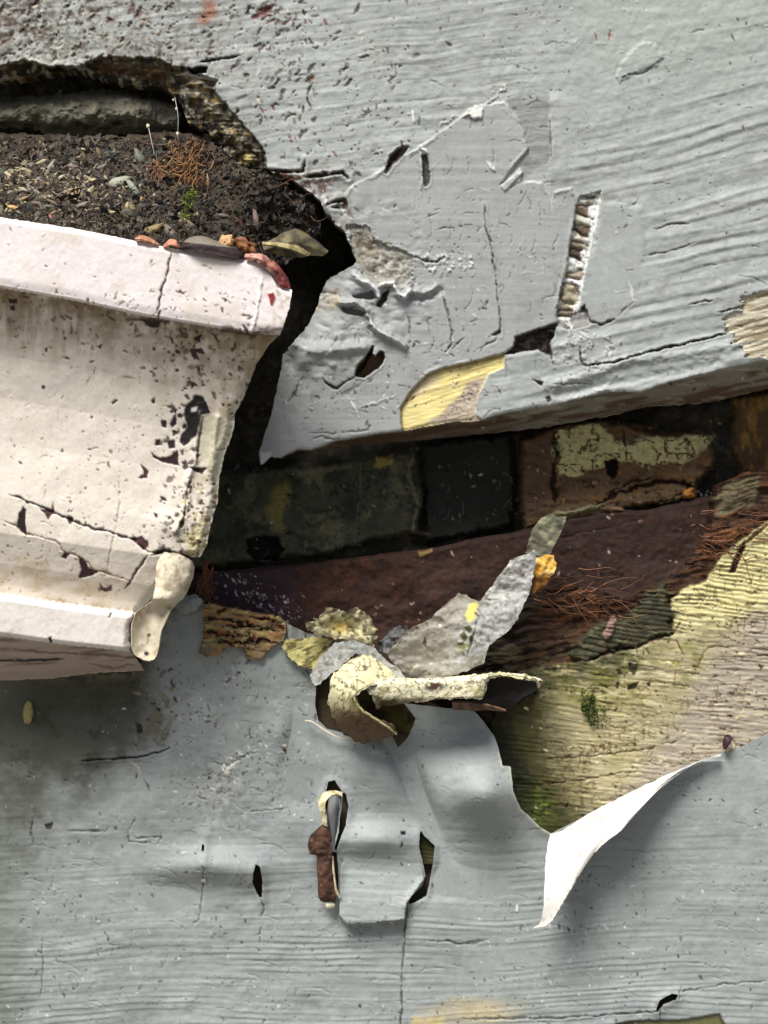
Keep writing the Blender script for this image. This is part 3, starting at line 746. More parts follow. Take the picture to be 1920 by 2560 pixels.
# bare yellow wood
yp = [(1262, 884), (1258, 919), (1222, 936), (1190, 1000), (1192, 1040), (1206, 1052), (1120, 1057), (1005, 1079), (1000, 1021), (1024, 982), (1072, 934), (1111, 919), (1179, 905)]
yd = L.sd(yp, 60, 2, 12)
k = sm(1.5, -1.5, yd)
L.h = L.h * (1 - k) + (193 + 2.2 * fbm(X / 90, (Y + 0.3 * X) / 9, 5, 3)) * k
L.paint(k, c(234, 218, 150))
L.paint(k * sm(0.05, 0.5, fbm(X / 90, (Y + 0.3 * X) / 8, 5, 3)), c(236, 222, 160), .8)
L.paint(k * sm(0.2, 0.6, fbm(X / 80, (Y + 0.3 * X) / 7, 9, 3)), c(186, 154, 92), .7)
L.paint(k * sm(6, -6, L.sd([(1222, 936), (1174, 953), (1154, 987), (1106, 1030), (1070, 1062), (1206, 1056), (1194, 1000)], 50, 8)), c(190, 176, 158))
k2 = k * sm(6, -6, L.sd([(1222, 936), (1174, 953), (1154, 987), (1106, 1030), (1070, 1062), (1206, 1056), (1194, 1000)], 50, 8))
L.paint(k2 * sm(0.1, 0.0, np.abs(fbm(X / 24, Y / 9, 13, 3))), c(92, 76, 68), .8)
L.paint(k * sm(10, 0, L.line([(1262, 884), (1179, 907), (1111, 921), (1072, 936), (1024, 984), (1000, 1021), (1005, 1079)], 40, 3)), c(120, 96, 80), .75)
L.paint(sm(6, -8, L.sd([(1040, 1000), (1090, 960), (1100, 940), (1070, 940), (1030, 985)], 50, 6)), c(226, 206, 186), .6)
L.zone[yd < 0] = 2
# bare wood at right edge
rp_ = [(1862, 745), (1900, 728), (2220, 650), (2220, 830), (1920, 893), (1868, 893), (1850, 860), (1816, 838), (1812, 800), (1850, 775)]
rd = L.sd(rp_, 60, 16, 20) + 14 * fbm(X / 26, (Y + .25 * X) / 6, 11, 3)
k = sm(2, -2, rd)
L.h = L.h * (1 - k) + (192 + 4 * fbm(X / 60, (Y + 0.25 * X) / 8, 15, 3)) * k
L.paint(k, c(206, 202, 180))
L.paint(k * sm(0.0, 0.35, fbm(X / 50, (Y + 0.25 * X) / 7, 15, 3)), c(120, 104, 84), .85)
L.paint(k * sm(0.15, 0.5, fbm(X / 60, (Y + 0.25 * X) / 9, 17, 3)), c(160, 138, 104), .8)
L.zone[rd < 0] = 3
# underside strip (a real sloping face going back under the board)
us = sm(-4, 4, fsd)
ubl = L.sd(outline, 200)
t = np.clip(fsd / np.maximum(fsd - sdf, 8), 0, 1)
L.h = np.where(fsd > 0, np.minimum(L.h, 196) - 118 * t, L.h - 3 * sm(-9, 0, fsd))
un = fbm(X / 120, (Y + 0.2 * X) / 9, 12, 4)
L.paint(us, c(140, 138, 130))
L.paint(us * sm(-0.1, 0.3, un), c(92, 68, 52), .85)
L.paint(us * sm(0.15, 0.5, fbm(X / 60, Y / 12, 3, 4)), c(178, 176, 160), .6)
L.paint(us * sm(1400, 1150, X), c(86, 66, 50), .7)
L.zone[(L.sd(front, 200) > 1) & (X > 960)] = 4
# rotten crumbling margin (upper left)
rot = [(660, 372), (625, 330), (579, 278), (550, 243), (535, 222), (544, 200), (492, 187), (470, 170), (428, 165), (400, 150), (255, 141), (197, 166), (121, 168), (60, 150), (0, 168), (FM, 190), (FM, 300), (450, 420), (700, 640), (830, 640), (862, 590), (835, 560), (800, 520), (740, 480), (668, 455)]
rdd = L.sd(rot, 120, 6, 12, 9)
k = sm(3, -3, rdd)
L.h = L.h * (1 - k) + (182 + 13 * fbm(X / 26, Y / 20, 4, 5) - 26 * sm(-60, 0, sdf)) * k
L.paint(k, c(98, 94, 82))
L.h += k * 9 * fbm(X / 60, Y / 10, 14, 3)
L.paint(k * sm(-62, -16, sdf + 20 * fbm(X / 24, Y / 18, 4, 4)), c(34, 31, 28), .85)
L.paint(k * sm(0.0, 0.35, fbm(X / 16, Y / 12, 5, 4)), c(64, 56, 46), .9)
L.paint(k * sm(0.1, 0.4, fbm(X / 12, Y / 12, 8, 4)), c(176, 172, 152), .75)
L.paint(k * sm(0.2, 0.4, fbm(X / 14, Y / 14, 12, 4)) * sm(640, 500, Y) , c(150, 120, 60), .6)
L.paint(sm(8, -8, L.sd([(250, 150), (430, 170), (425, 205), (260, 185)], 60, 8)), c(86, 68, 48), .7)
L.paint(sm(5, -5, L.sd([(612, 388), (628, 386), (632, 405), (614, 410)], 40, 3)), c(216, 208, 140), .9)
L.zone[rdd < 0] = 5
L.grit(900, (0, 0, 1920, 1060), 301, size=(.8, 2.6))
L.grit(500, (0, 0, 1000, 420), 303, size=(1, 4), pale=(c(206, 204, 190), c(180, 160, 140)))
L.grit(350, (680, 560, 1250, 1080), 305, size=(1, 3.2))
L.scrapes(150, (500, 100, 1400, 1080), 306, ang=-.1, sp=.5)
L.scrapes(160, (1000, 280, 1440, 860), 307, ang=1.5, sp=.25, ln=(14, 60))
L.scrapes(50, (1340, 60, 1920, 960), 308, ang=-.22, sp=.15, ln=(20, 90))
# bright broken paint lip over the rot
lipd = L.line([(35, 150), (60, 140), (121, 164), (160, 150), (197, 168), (200, 150)], 40, 5)
L.paint(sm(7, 2, lipd), c(196, 198, 188), .8)
L.crack([(500, 155), (560, 146), (600, 138)], 4, 9, c(36, 30, 28), .95, 3)
L.chip([(470, 172), (520, 166), (516, 184), (480, 186)], 24, c(24, 20, 20), 4)
L.crack([(440, 188), (470, 186), (540, 200)], 5, -5, c(208, 210, 200), .8, 4)
parts = {0: ('painted_face', M_paint, fascia, None), 1: ('split_channel', M_flake, fascia, 'slanting split in the paint with pale and brown laths showing'),
         2: ('bare_wood', M_wood, fascia, 'yellow bare wood patch at the lower edge'), 3: ('bare_wood', M_wood, fascia, 'splintery pale bare wood at the right edge'),
         4: ('underside', M_wood, fascia, 'brown and grey weathered underside of the board'), 5: ('rotten_margin', M_rot, fascia, 'crumbling grey-brown rotten margin above the gutter')}
L.zone[(fd < -1) & (L.zone == 0)] = 6
parts[6] = ('paint_film', M_film, fascia, 'smooth torn film of newer grey paint')
L.build(sdf, parts, thick=34)
# board body, plus an unseen box added on top to keep light out
box_mesh('core_or_light_block', -500, -640, 2460, -250, -110, 196, c(120, 110, 90), M_wood, fascia)
box_mesh('core_or_light_block', 1240, -260, 2460, 840, 60, 166, c(120, 110, 90), M_wood, fascia)
box_mesh('core_or_light_block', 660, -260, 1250, 400, 60, 164, c(120, 110, 90), M_wood, fascia)

# ================================================================== ROTTEN BATTEN IN THE CAVITY
def colb(X, Y, H):
    b = np.broadcast_to(c(112, 110, 98), X.shape + (3,)).copy()
    m = sm(0, 0.5, fbm(X / 40, Y / 14, 4, 4))[..., None]
    b = b * (1 - m) + c(58, 54, 48) * m
    m = sm(0.1, 0.5, fbm(X / 18, Y / 18, 9, 4))[..., None]
    return b * (1 - 0.7 * m) + c(128, 124, 104) * 0.7 * m
o = sheet('rotten_batten', [[(-300, 250, 20), (30, 246, 40), (120, 236, 60), (250, 226, 66), (350, 232, 60), (440, 256, 40)],
                            [(-300, 270, 120), (30, 268, 128), (120, 262, 135), (250, 250, 138), (350, 256, 134), (450, 270, 90)],
                            [(-300, 310, 128), (30, 300, 132), (120, 302, 140), (250, 304, 140), (350, 310, 130), (445, 312, 90)],
                            [(-300, 340, 30), (40, 320, 60), (120, 334, 62), (250, 340, 70), (350, 334, 50), (430, 330, 40)]],
          M_rot, None, 90, 260, 8, colb, rough=20, wl=26, edge=9)
tag(o, 'grey rotten wooden batten lying in the dark cavity above the gutter litter', 'batten')

# ================================================================== GUTTER
gutter = empty('gutter', 200, 1600, 340, 'cream white metal gutter end with black speckles and full of leaf litter', 'gutter')
L = Layer(-300, 420, 760, 1730)
X, Y = L.X, L.Y
def poly_y(pts, x):
    P = np.array(sorted(pts)); return np.interp(x, P[:, 0], P[:, 1])
top = lambda x: poly_y([(-300, 470), (0, 543), (193, 572), (424, 620), (603, 647), (651, 659), (680, 680), (695, 712), (728, 724)], x)
lipb = lambda x: poly_y([(-300, 640), (0, 719), (193, 753), (357, 789), (530, 818), (627, 833), (705, 838)], x)
lowt = lambda x: poly_y([(-300, 1415), (0, 1484), (193, 1513), (333, 1530), (420, 1545)], x)
lowb = lambda x: poly_y([(-300, 1555), (0, 1590), (145, 1610), (323, 1629), (400, 1640)], x)
und = lambda x: poly_y([(-300, 1725), (0, 1701), (120, 1696), (250, 1680), (362, 1676)], x)
gout = [(-300, 470), (0, 543), (193, 572), (424, 620), (603, 647), (651, 659), (680, 676), (695, 700), (702, 718), (730, 724), (723, 770), (709, 813), (699, 837), (675, 857), (641, 910), (622, 958), (603, 1006), (586, 1035), (586, 1064), (575, 1100), (564, 1127),
        (547, 1200), (545, 1252), (530, 1300), (516, 1364), (500, 1392), (440, 1400), (400, 1470), (350, 1530), (330, 1570), (328, 1629), (362, 1677), (250, 1682), (120, 1697), (0, 1702), (-300, 1725)]
gs = L.sd(gout, 200, 2.0, 10, 5)
T, B1, LT, LB, UB = top(X), lipb(X), lowt(X), lowb(X), und(X)
tf = np.clip((Y - B1) / (LT - B1), 0, 1)
prof = np.interp(tf, [0, .03, .1, .22, .36, .5, .68, .8, .9, .965, 1], [452, 436, 414, 386, 366, 360, 366, 364, 338, 308, 300])
lipf = 490 - 9 * sm(14, 0, Y - T) - 26 * sm(5, -4, B1 - Y) - 4 * sm(30, 0, B1 - Y)
h = np.where(Y < B1, lipf, prof)
tl_ = np.clip((Y - LT) / (LB - LT), 0, 1)
h = np.where(Y > LT, np.interp(tl_, [0, .06, .15, .9, 1], [330, 346, 354, 350, 342]), h)
tu = np.clip((Y - LB) / np.maximum(UB - LB, 4), 0, 1)
h = np.where(Y > LB, 340 - 190 * tu, h)
L.h = h + 2.5 * fbm(X / 120, Y / 120, 2, 3) + 0.5 * fbm(X / 12, Y / 12, 3, 3) - 14 * sm(22, 0, -gs) * (Y > B1)
L.col[:] = c(234, 226, 214)
L.paint((Y < B1) * 1.0, c(240, 232, 232))
L.paint(sm(0.0, 0.8, fbm(X / 60, Y / 60, 5, 4)), c(214, 206, 186), .6)
L.paint((Y > LT) * (Y < LB) * 1.0, c(236, 230, 224), .9)
L.paint(sm(230, 0, Y - B1) * (Y > B1) * sm(-0.6, 0.5, fbm(X / 30, Y / 30, 6, 5)), c(150, 132, 98), .9)  # shade below the lip painted tan into the face
L.paint((Y > B1) * sm(40, 0, Y - B1) * sm(-.5, .2, fbm(X / 18, Y / 12, 9, 4)), c(104, 88, 62), .75)
L.paint((Y > LT - 120) * (Y < LT) * sm(-.2, .5, fbm(X / 50, Y / 25, 12, 4)), c(196, 176, 146), .7)  # shade of the lower curve painted into the cream
L.paint(sm(120, 0, -gs) * (Y > B1) * (Y < 1400) * sm(-.3, .3, fbm(X / 16, Y / 26, 15, 4)), c(160, 142, 104), .75)
L.paint(sm(60, 0, -gs) * (Y > 690) * (Y < 840) * (X > 520) * sm(-.1, .4, fbm(X / 12, Y / 12, 15, 4)), c(170, 156, 110), .7)
L.grit(300, (0, 720, 640, 1480), 401, pale=(c(236, 230, 214), c(150, 130, 100)), dark=tuple(c(*q) for q in ((110, 88, 70), (70, 50, 50), (150, 128, 98))), size=(.8, 2.6))
L.grit(50, (0, 540, 720, 830), 402, pale=(c(240, 236, 230),), dark=(c(170, 158, 140), c(196, 180, 160)), size=(.8, 3))
L.scrapes(120, (0, 760, 640, 1480), 403, ang=.6, sp=1.2, ln=(10, 60), w=1.2, dark=c(120, 92, 72))
L.h += 2.4 * fbm(X / 70, Y / 90, 8, 3) * (Y > B1) * sm(0, 60, Y - B1)
# fine crazing
cz = np.abs(fbm(X / 34, Y / 30, 7, 3)); L.paint(sm(0.025, 0.0, cz) * (Y > B1) * sm(0, .4, fbm(X / 70, Y / 70, 3, 2)), c(120, 96, 76), .55)
gd = [c(58, 38, 42), c(46, 36, 36), c(80, 50, 52), c(38, 30, 32)]
L.flecks(95, (0, 800, 560, 1500), (1.0, 5.0), gd, seed=71, depth=1.5, asp=(1, 2.2))
L.flecks(170, (380, 820, 600, 1390), (2, 8), gd, dens=lambda x, y: max(0.05, 1 - abs(x - 480 + (y - 900) * 0.1) / 70), seed=72, depth=2, asp=(1, 2))
L.flecks(260, (-100, 730, 640, 960), (1.2, 4.5), [c(92, 76, 54), c(70, 54, 44), c(130, 112, 82)], dens=lambda x, y: max(0, 1 - (y - 730 - x * .17) / 190), seed=73, depth=1, asp=(1, 4))
L.flecks(22, (0, 570, 640, 800), (1.2, 3), [c(150, 140, 130), c(90, 50, 60)], seed=74)
L.flecks(130, (400, 820, 640, 1390), (1.5, 7), gd, dens=lambda x, y: 1 if abs(x - (640 - (y - 830) * .21)) < 55 else 0, seed=77, depth=2, asp=(1, 2.5))
L.paint(sm(.05, .5, fbm(X / 22, Y / 160, 9, 4)) * (Y > B1) * sm(260, 20, Y - B1) * .5, c(132, 114, 84))
# large dark flakes
for q in ([(462, 1018), (480, 1000), (490, 985), (510, 992), (518, 1012), (525, 1032), (505, 1038), (498, 1065), (490, 1090), (476, 1102), (462, 1118), (448, 1105), (455, 1085), (468, 1070), (462, 1045)],
          [(378, 1130), (400, 1145), (425, 1142), (445, 1125), (448, 1165), (430, 1162), (405, 1156), (385, 1145)], [(418, 1102), (436, 1100), (438, 1118), (424, 1124)],
          [(350, 1160), (372, 1178), (368, 1196), (352, 1200), (345, 1196), (360, 1186)], [(405, 1050), (418, 1052), (416, 1070), (404, 1066)], [(425, 1060), (440, 1030), (442, 1060), (430, 1070)],
          [(390, 1100), (402, 1098), (400, 1112), (386, 1116)],
          [(46, 1288), (58, 1266), (66, 1272), (64, 1310), (68, 1338), (54, 1330), (42, 1316)], [(98, 1270), (128, 1276), (132, 1258), (136, 1276), (120, 1300), (112, 1284)],
          [(168, 1288), (186, 1296), (176, 1312), (170, 1302)], [(330, 1345), (355, 1340), (368, 1352), (372, 1368), (360, 1376), (345, 1360)],
          [(196, 1444), (204, 1420), (195, 1392), (212, 1400), (222, 1420), (250, 1428), (232, 1438), (205, 1446)], [(152, 1392), (160, 1380), (176, 1384), (166, 1398)],
          [(248, 1458), (262, 1470), (278, 1462), (280, 1474), (264, 1482), (252, 1474)], [(276, 1528), (280, 1532), (274, 1546), (270, 1546)], [(122, 1594), (130, 1592), (132, 1606), (125, 1606)],
          [(468, 1166), (500, 1168), (520, 1170), (505, 1184), (485, 1178)], [(400, 1240), (412, 1244), (418, 1254), (404, 1250)], [(20, 748), (44, 746), (42, 758), (24, 758)], [(24, 764), (36, 764), (36, 776), (25, 774)],
          [(112, 872), (120, 868), (118, 880), (112, 882)], [(280, 1008), (290, 996), (294, 1002), (284, 1012)], [(378, 1002), (386, 994), (388, 1006), (380, 1010)], [(484, 842), (508, 835), (498, 855)], [(474, 872), (505, 870), (515, 885), (490, 882), (500, 900), (484, 896)]):
    L.chip(q, 3, gd[len(q) % 4], 3, soft=1.5)
L.chip([(478, 1020), (494, 1016), (490, 1028), (478, 1030)], 0, c(235, 235, 235), 1)
# cracks
L.crack([(20, 1232), (50, 1246), (90, 1262), (130, 1280), (180, 1302), (240, 1322), (290, 1336), (340, 1352), (370, 1378), (420, 1382), (480, 1395)], 4, 5, c(60, 40, 42), .9, 5)
L.crack([(0, 1298), (40, 1312), (60, 1335), (100, 1344), (140, 1352), (160, 1378), (200, 1388), (230, 1422), (290, 1440), (330, 1450)], 2.6, 3, c(130, 96, 70), .7, 6)
L.crack([(372, 1384), (355, 1410), (340, 1425), (330, 1450), (312, 1472)], 4, 5, c(52, 38, 36), .9, 4)
L.crack([(298, 1190), (300, 1250), (288, 1325), (272, 1400), (268, 1430)], 1.8, 2, c(120, 100, 84), .5, 3)
L.crack([(427, 628), (424, 655), (414, 695), (402, 730), (400, 760), (388, 790)], 3.4, 4, c(86, 50, 52), .85, 4)
L.paint(sm(8, 2, L.line([(318, 798), (350, 797), (420, 805)], 40, 3)), c(60, 46, 34), .8)
L.chip([(352, 796), (405, 802), (395, 818), (372, 818)], 4, c(46, 36, 28), 3)
L.crack([(425, 830), (430, 850), (440, 862)], 4, 2, c(60, 46, 36), .8, 4)
L.crack([(440, 825), (465, 820), (468, 842), (455, 856)], 2.5, 2, c(70, 56, 44), .8, 4)
L.crack([(655, 690), (648, 740), (640, 790), (628, 832)], 5, -4, c(240, 236, 232), .6, 2)
L.paint(sm(12, 2, L.line([(560, 822), (600, 830), (628, 838), (650, 825), (700, 826)], 40, 8)), c(70, 54, 36), .85)
L.crack([(610, 812), (622, 838)], 5, 3, c(50, 38, 28), .9, 3)
L.chip([(668, 733), (684, 730), (688, 744), (682, 765), (676, 762), (672, 746)], -2, c(142, 48, 46), 2)
L.crack([(336, 1532), (329, 1556), (326, 1590), (327, 1622), (336, 1640)], 5, 8, c(70, 56, 44), .8, 2)  # shadow gap left of the torn flap, painted dark
# folded strip along the cut end
for q, hh in (([(500, 1035), (492, 1080), (488, 1150), (470, 1200), (468, 1260), (440, 1330)], 10), ([(545, 1045), (535, 1100), (530, 1170)], 8)):
    L.h += hh * np.exp(-(L.line(q, 60, 3) / 8) ** 2)
L.crack([(508, 1040), (498, 1100), (492, 1160)], 4, 8, c(90, 76, 56), .7, 2)
L.crack([(478, 1190), (468, 1230), (462, 1290), (445, 1330)], 4, 8, c(84, 66, 52), .8, 2)
L.paint(sm(8, -8, L.sd([(505, 1040), (580, 1040), (582, 1070), (560, 1130), (545, 1200), (525, 1195), (520, 1150), (498, 1140)], 50, 5)), c(206, 202, 176), .8)
L.crack([(540, 1125), (565, 1122)], 4, 5, c(100, 84, 60), .8, 4)
L.paint(sm(10, -12, L.sd([(460, 1340), (515, 1300), (512, 1380), (470, 1392)], 50, 8)), c(206, 196, 150), .8)
L.flecks(70, (450, 1210, 540, 1395), (2, 6), [c(80, 62, 46), c(120, 100, 70), c(226, 216, 170)], seed=76)
L.crack([(378, 1388), (410, 1376), (450, 1388), (500, 1400)], 6, 8, c(50, 38, 34), .9, 4)
L.h += 8 * np.exp(-((X - 430) / 40) ** 2 - ((Y - 1310) / 30) ** 2)
# underside streaks
usd = (Y > LB)
L.paint(usd * 1.0, c(196, 178, 166))
L.paint(usd * sm(0, .4, fbm(X / 120, (Y + .05 * X) / 10, 4, 3)), c(120, 92, 66), .7)
L.crack([(-50, 1650), (60, 1652), (160, 1646)], 4, 3, c(34, 28, 28), .95, 2)
L.crack([(30, 1625), (120, 1630), (300, 1640), (380, 1652)], 4, 3, c(110, 84, 66), .7, 4)
L.crack([(220, 1660), (280, 1672), (340, 1660)], 3, 2, c(120, 84, 56), .7, 5)
L.zone[Y < B1] = 1
L.zone[(Y > LT) & (Y <= LB)] = 2
L.zone[Y > LB] = 3
L.build(gs, {0: ('gutter_face', M_gut, gutter, None), 1: ('rolled_lip', M_gut, gutter, 'white rolled top lip'), 2: ('bottom_rim', M_gut, gutter, 'white flat bottom rim'),
             3: ('gutter_underside', M_gut, gutter, 'brown streaked underside of the gutter')}, thick=9, back=True)
# the lip's inner return and gutter back, holding the litter
sheet('lip_return', [[(-300, 476, 480), (0, 549, 480), (200, 579, 480), (424, 626, 478), (603, 653, 476), (660, 670, 474)],
                     [(-300, 490, 455), (0, 563, 455), (200, 593, 455), (424, 640, 452), (603, 667, 450), (655, 684, 448)],
                     [(-300, 560, 440), (0, 630, 440), (200, 660, 440), (424, 700, 440), (603, 740, 440), (655, 745, 438)]], M_gut, gutter, 12, 60, 5, c(216, 208, 196))
def gcol(X, Y, H):
    b = c(222, 212, 188) * (0.94 + 0.1 * fbm(X / 20, Y / 20, 3, 3))[..., None]
    for m, k_, a in ((sm(.1, .5, fbm(X / 26, Y / 34, 6, 4)), c(160, 138, 100), .7), (sm(.38, .5, fbm(X / 9, Y / 9, 9, 3)), c(110, 92, 66), .5), (sm(8, 4, np.hypot(X - 366, Y - 1634)), c(40, 32, 34), 1), (sm(7, 3, np.hypot(X - 372, Y - 1588)), c(90, 70, 48), 1)):
        b = b * (1 - a * m[..., None]) + k_ * a * m[..., None]
    return b
o = sheet('torn_end_flap', [[(402, 1386, 384), (440, 1382, 390), (474, 1398, 386), (486, 1416, 360)],
                            [(392, 1406, 388), (430, 1412, 398), (474, 1428, 384), (484, 1438, 350)],
                            [(388, 1440, 396), (424, 1446, 404), (462, 1458, 386), (474, 1468, 345)],
                            [(386, 1472, 404), (414, 1476, 406), (448, 1486, 388), (460, 1494, 340)],
                            [(381, 1500, 416), (404, 1500, 412), (432, 1504, 390), (444, 1508, 336)],
                            [(372, 1510, 378), (396, 1510, 378), (424, 1514, 370), (436, 1518, 330)],
                            [(346, 1526, 380), (374, 1522, 366), (404, 1524, 368), (426, 1526, 384)],
                            [(330, 1560, 382), (352, 1562, 360), (384, 1562, 360), (410, 1560, 386)],
                            [(329, 1600, 380), (350, 1602, 360), (380, 1600, 360), (400, 1596, 380)],
                            [(334, 1630, 376), (352, 1642, 364), (376, 1646, 364), (394, 1632, 374)],
                            [(352, 1645, 374), (360, 1649, 372), (376, 1651, 370), (386, 1649, 372)]], M_gut, gutter, 110, 50, 2, gcol, rough=5, wl=34, edge=2)
o['label'] = 'twisted torn cream flap at the cut end'
for (x, y, r_) in ((372, 1588, 5), (366, 1636, 7), (364, 1552, 4)):
    pass

# ================================================================== LITTER IN THE GUTTER
L = Layer(-300, 280, 900, 800, 3)
X, Y = L.X, L.Y
tp = top(X)
ln_ = np.clip((Y - 330) / np.maximum(tp - 330, 50), 0, 1.2)
L.h = 120 + 330 * ln_ ** 0.9 + 16 * fbm(X / 50, Y / 40, 3, 5) + 9 * fbm(X / 12, Y / 10, 5, 4)
L.h -= 190 * sm(560, 700, X) * sm(0.2, 0.9, ln_)
L.h = np.where(Y > tp - 4, np.minimum(L.h, 446), L.h)
L.h = np.minimum(L.h, 446)
L.col[:] = c(70, 60, 52)
L.paint(sm(0, .4, fbm(X / 14, Y / 10, 6, 4)), c(86, 78, 66), .8)
L.paint(sm(0.1, .5, fbm(X / 20, Y / 20, 9, 4)), c(44, 38, 36), .8)
ds = L.sd([(-300, 330), (60, 332), (200, 340), (330, 338), (430, 330), (480, 330), (540, 362), (600, 412), (700, 450), (780, 520), (800, 570), (760, 610), (705, 660), (640, 665), (620, 760), (-300, 560)], 100, 8, 18)
r = L.build(ds, {0: ('litter_bed', M_rot, None, None)}, thick=30)
bed_h = lambda x, y: float(L.h[min(max(int((y - 280) / 3), 0), L.h.shape[0] - 1), min(max(int((x + 300) / 3), 0), L.h.shape[1] - 1)])
bed_in = lambda x, y: ds[min(max(int((y - 280) / 3), 0), L.h.shape[0] - 1), min(max(int((x + 300) / 3), 0), L.h.shape[1] - 1)] < 4
tag(r[0], 'dark compost bed under the leaf litter in the gutter', 'compost', kind='stuff')
R = random.Random(5)
pal = [c(96, 84, 70), c(60, 54, 46), c(122, 112, 94), c(160, 146, 116), c(74, 60, 50), c(98, 84, 74), c(48, 44, 40), c(140, 136, 122), c(186, 172, 130), c(90, 74, 70), c(38, 34, 32), c(80, 78, 62), c(30, 28, 28), c(180, 172, 152)]
items = []
while len(items) < 7500:
    x = R.uniform(-250, 800); y = R.uniform(345, 660)
    if y > float(top(x)) - 2 or not bed_in(x, y): continue
    if x > 540 and R.random() < 0.45: continue
    h = bed_h(x, y)
    l = R.uniform(2.5, 8.5) * (2.2 if R.random() < .07 else .9); w = l * R.uniform(.25, .7)
    col = pal[R.randrange(len(pal))] * R.uniform(.6, 1.25)
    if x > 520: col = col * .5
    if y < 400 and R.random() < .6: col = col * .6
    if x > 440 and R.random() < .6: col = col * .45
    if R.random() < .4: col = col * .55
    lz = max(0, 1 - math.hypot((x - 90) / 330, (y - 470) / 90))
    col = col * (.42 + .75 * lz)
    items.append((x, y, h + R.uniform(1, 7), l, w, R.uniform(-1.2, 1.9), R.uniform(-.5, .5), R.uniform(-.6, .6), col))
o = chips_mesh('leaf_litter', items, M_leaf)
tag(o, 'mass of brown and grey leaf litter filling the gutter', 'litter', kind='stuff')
# some larger pale chips
items = []
for (x, y, l, a, col) in ((60, 425, 22, .2, c(176, 168, 130)), (125, 420, 22, -1.1, c(170, 168, 150)), (150, 445, 16, -.6, c(178, 172, 150)), (300, 455, 34, -.3, c(158, 162, 146)), (335, 470, 26, .9, c(150, 156, 140)),
                          (350, 400, 30, 1.2, c(110, 112, 100)), (105, 405, 26, 1.5, c(92, 80, 76)), (190, 420, 22, .3, c(120, 104, 100)), (35, 520, 16, .3, c(206, 170, 110)), (128, 545, 10, 1.2, c(190, 120, 110)),
                          (182, 488, 12, .2, c(180, 140, 100)), (210, 525, 12, .2, c(190, 160, 110)), (60, 475, 14, .4, c(170, 160, 136)), (470, 560, 26, .4, c(130, 118, 96)), (430, 585, 30, .9, c(116, 104, 90)), (380, 575, 30, -.5, c(140, 122, 84)),
                          (640, 550, 26, 1.4, c(120, 100, 96)), (600, 560, 20, 1.0, c(96, 60, 50)), (560, 540, 18, .2, c(96, 92, 88))):
    items.append((x, y, bed_h(x, y) + 8, l, l * .4, a, R.uniform(-.2, .3), R.uniform(-.3, .3), col))
for i in range(210):
    x = R.gauss(110, 130); y = R.gauss(470, 48)
    if x > 400 and R.random() < .6: continue
    if y > float(top(x)) - 8 or y < 372 or not bed_in(x, y): continue
    l = R.uniform(5, 11) * (2 if R.random() < .2 else 1)
    items.append((x, y, bed_h(x, y) + R.uniform(5, 10), l, l * R.uniform(.25, .5), R.uniform(-1, 1.8), R.uniform(-.35, .35), R.uniform(-.4, .4), R.choice([c(170, 160, 134), c(150, 140, 122), c(196, 184, 150), c(120, 104, 84), c(132, 128, 118), c(176, 150, 112), c(90, 76, 62)]) * R.uniform(.7, 1.05)))
chips_mesh('leaf_litter', items, M_leaf, None, True)
bpy.data.objects['leaf_litter.001'].name = 'leaf_litter_pale'
tag(bpy.data.objects['leaf_litter_pale'], 'scattering of larger pale leaf chips on top of the gutter litter', 'litter', kind='stuff')

ls = []; cs = []
for i in range(420):
    x = R.uniform(-200, 780); y = R.uniform(350, 640)
    if y > float(top(x)) - 6 or not bed_in(x, y): continue
    h = bed_h(x, y) + R.uniform(3, 12); a = R.uniform(-.8, 2.2); l = R.uniform(14, 55); p = []
    for k in range(4):
        p.append((x, y, h)); a += R.gauss(0, .5); x += math.cos(a) * l / 3; y += math.sin(a) * l / 3; h += R.gauss(0, 4)
    if p[-1][1] > float(top(p[-1][0])) - 4: continue
    ls.append(p); cs.append(R.choice([c(60, 50, 40), c(96, 80, 60), c(130, 116, 92), c(40, 34, 30), c(110, 76, 52)]) * R.uniform(.5, 1.1))
o = tubes('twig_litter', ls, 1.3, cs, M_leaf)
tag(o, 'fine dark twigs and needles matted into the gutter litter', 'litter', kind='stuff')
# root tuft (orange-brown fibres) with moss
ls = []; cs = []
for i in range(190):
    x = R.gauss(472, 26); y = R.uniform(345, 450); h = bed_h(x, y) + R.uniform(6, 46)
    a = R.gauss(1.85, .35); l = R.uniform(30, 110)
    p = []
    for k in range(5):
        p.append((x, y, h)); a += R.gauss(0, .45); x += math.cos(a) * l / 4; y += math.sin(a) * l / 4; h += R.gauss(0, 5)
    ls.append(p); cs.append(R.choice([c(132, 92, 54), c(100, 70, 44), c(160, 118, 72), c(70, 52, 38), c(120, 86, 56)]))
o = tubes('root_tuft', ls, 2.0, cs, M_leaf)
tag(o, 'tuft of rusty orange root fibres sticking up from the gutter litter', 'roots')
ls = []; cs = []
for i in range(60):
    x = R.gauss(392, 9); y = R.uniform(400, 440); h = bed_h(x, y) + R.uniform(6, 22); a = R.gauss(1.6, .2); l = R.uniform(40, 90); p = []
    for k in range(5):
        p.append((x, y, h)); a += R.gauss(0, .3); x += math.cos(a) * l / 4; y += math.sin(a) * l / 4; h += 6
    ls.append(p); cs.append(R.choice([c(120, 82, 56), c(96, 66, 48), c(140, 100, 70)]))
o = tubes('bark_strand', ls, 2.4, cs, M_leaf)
tag(o, 'brown shredded bark strand hanging left of the orange root tuft', 'bark')

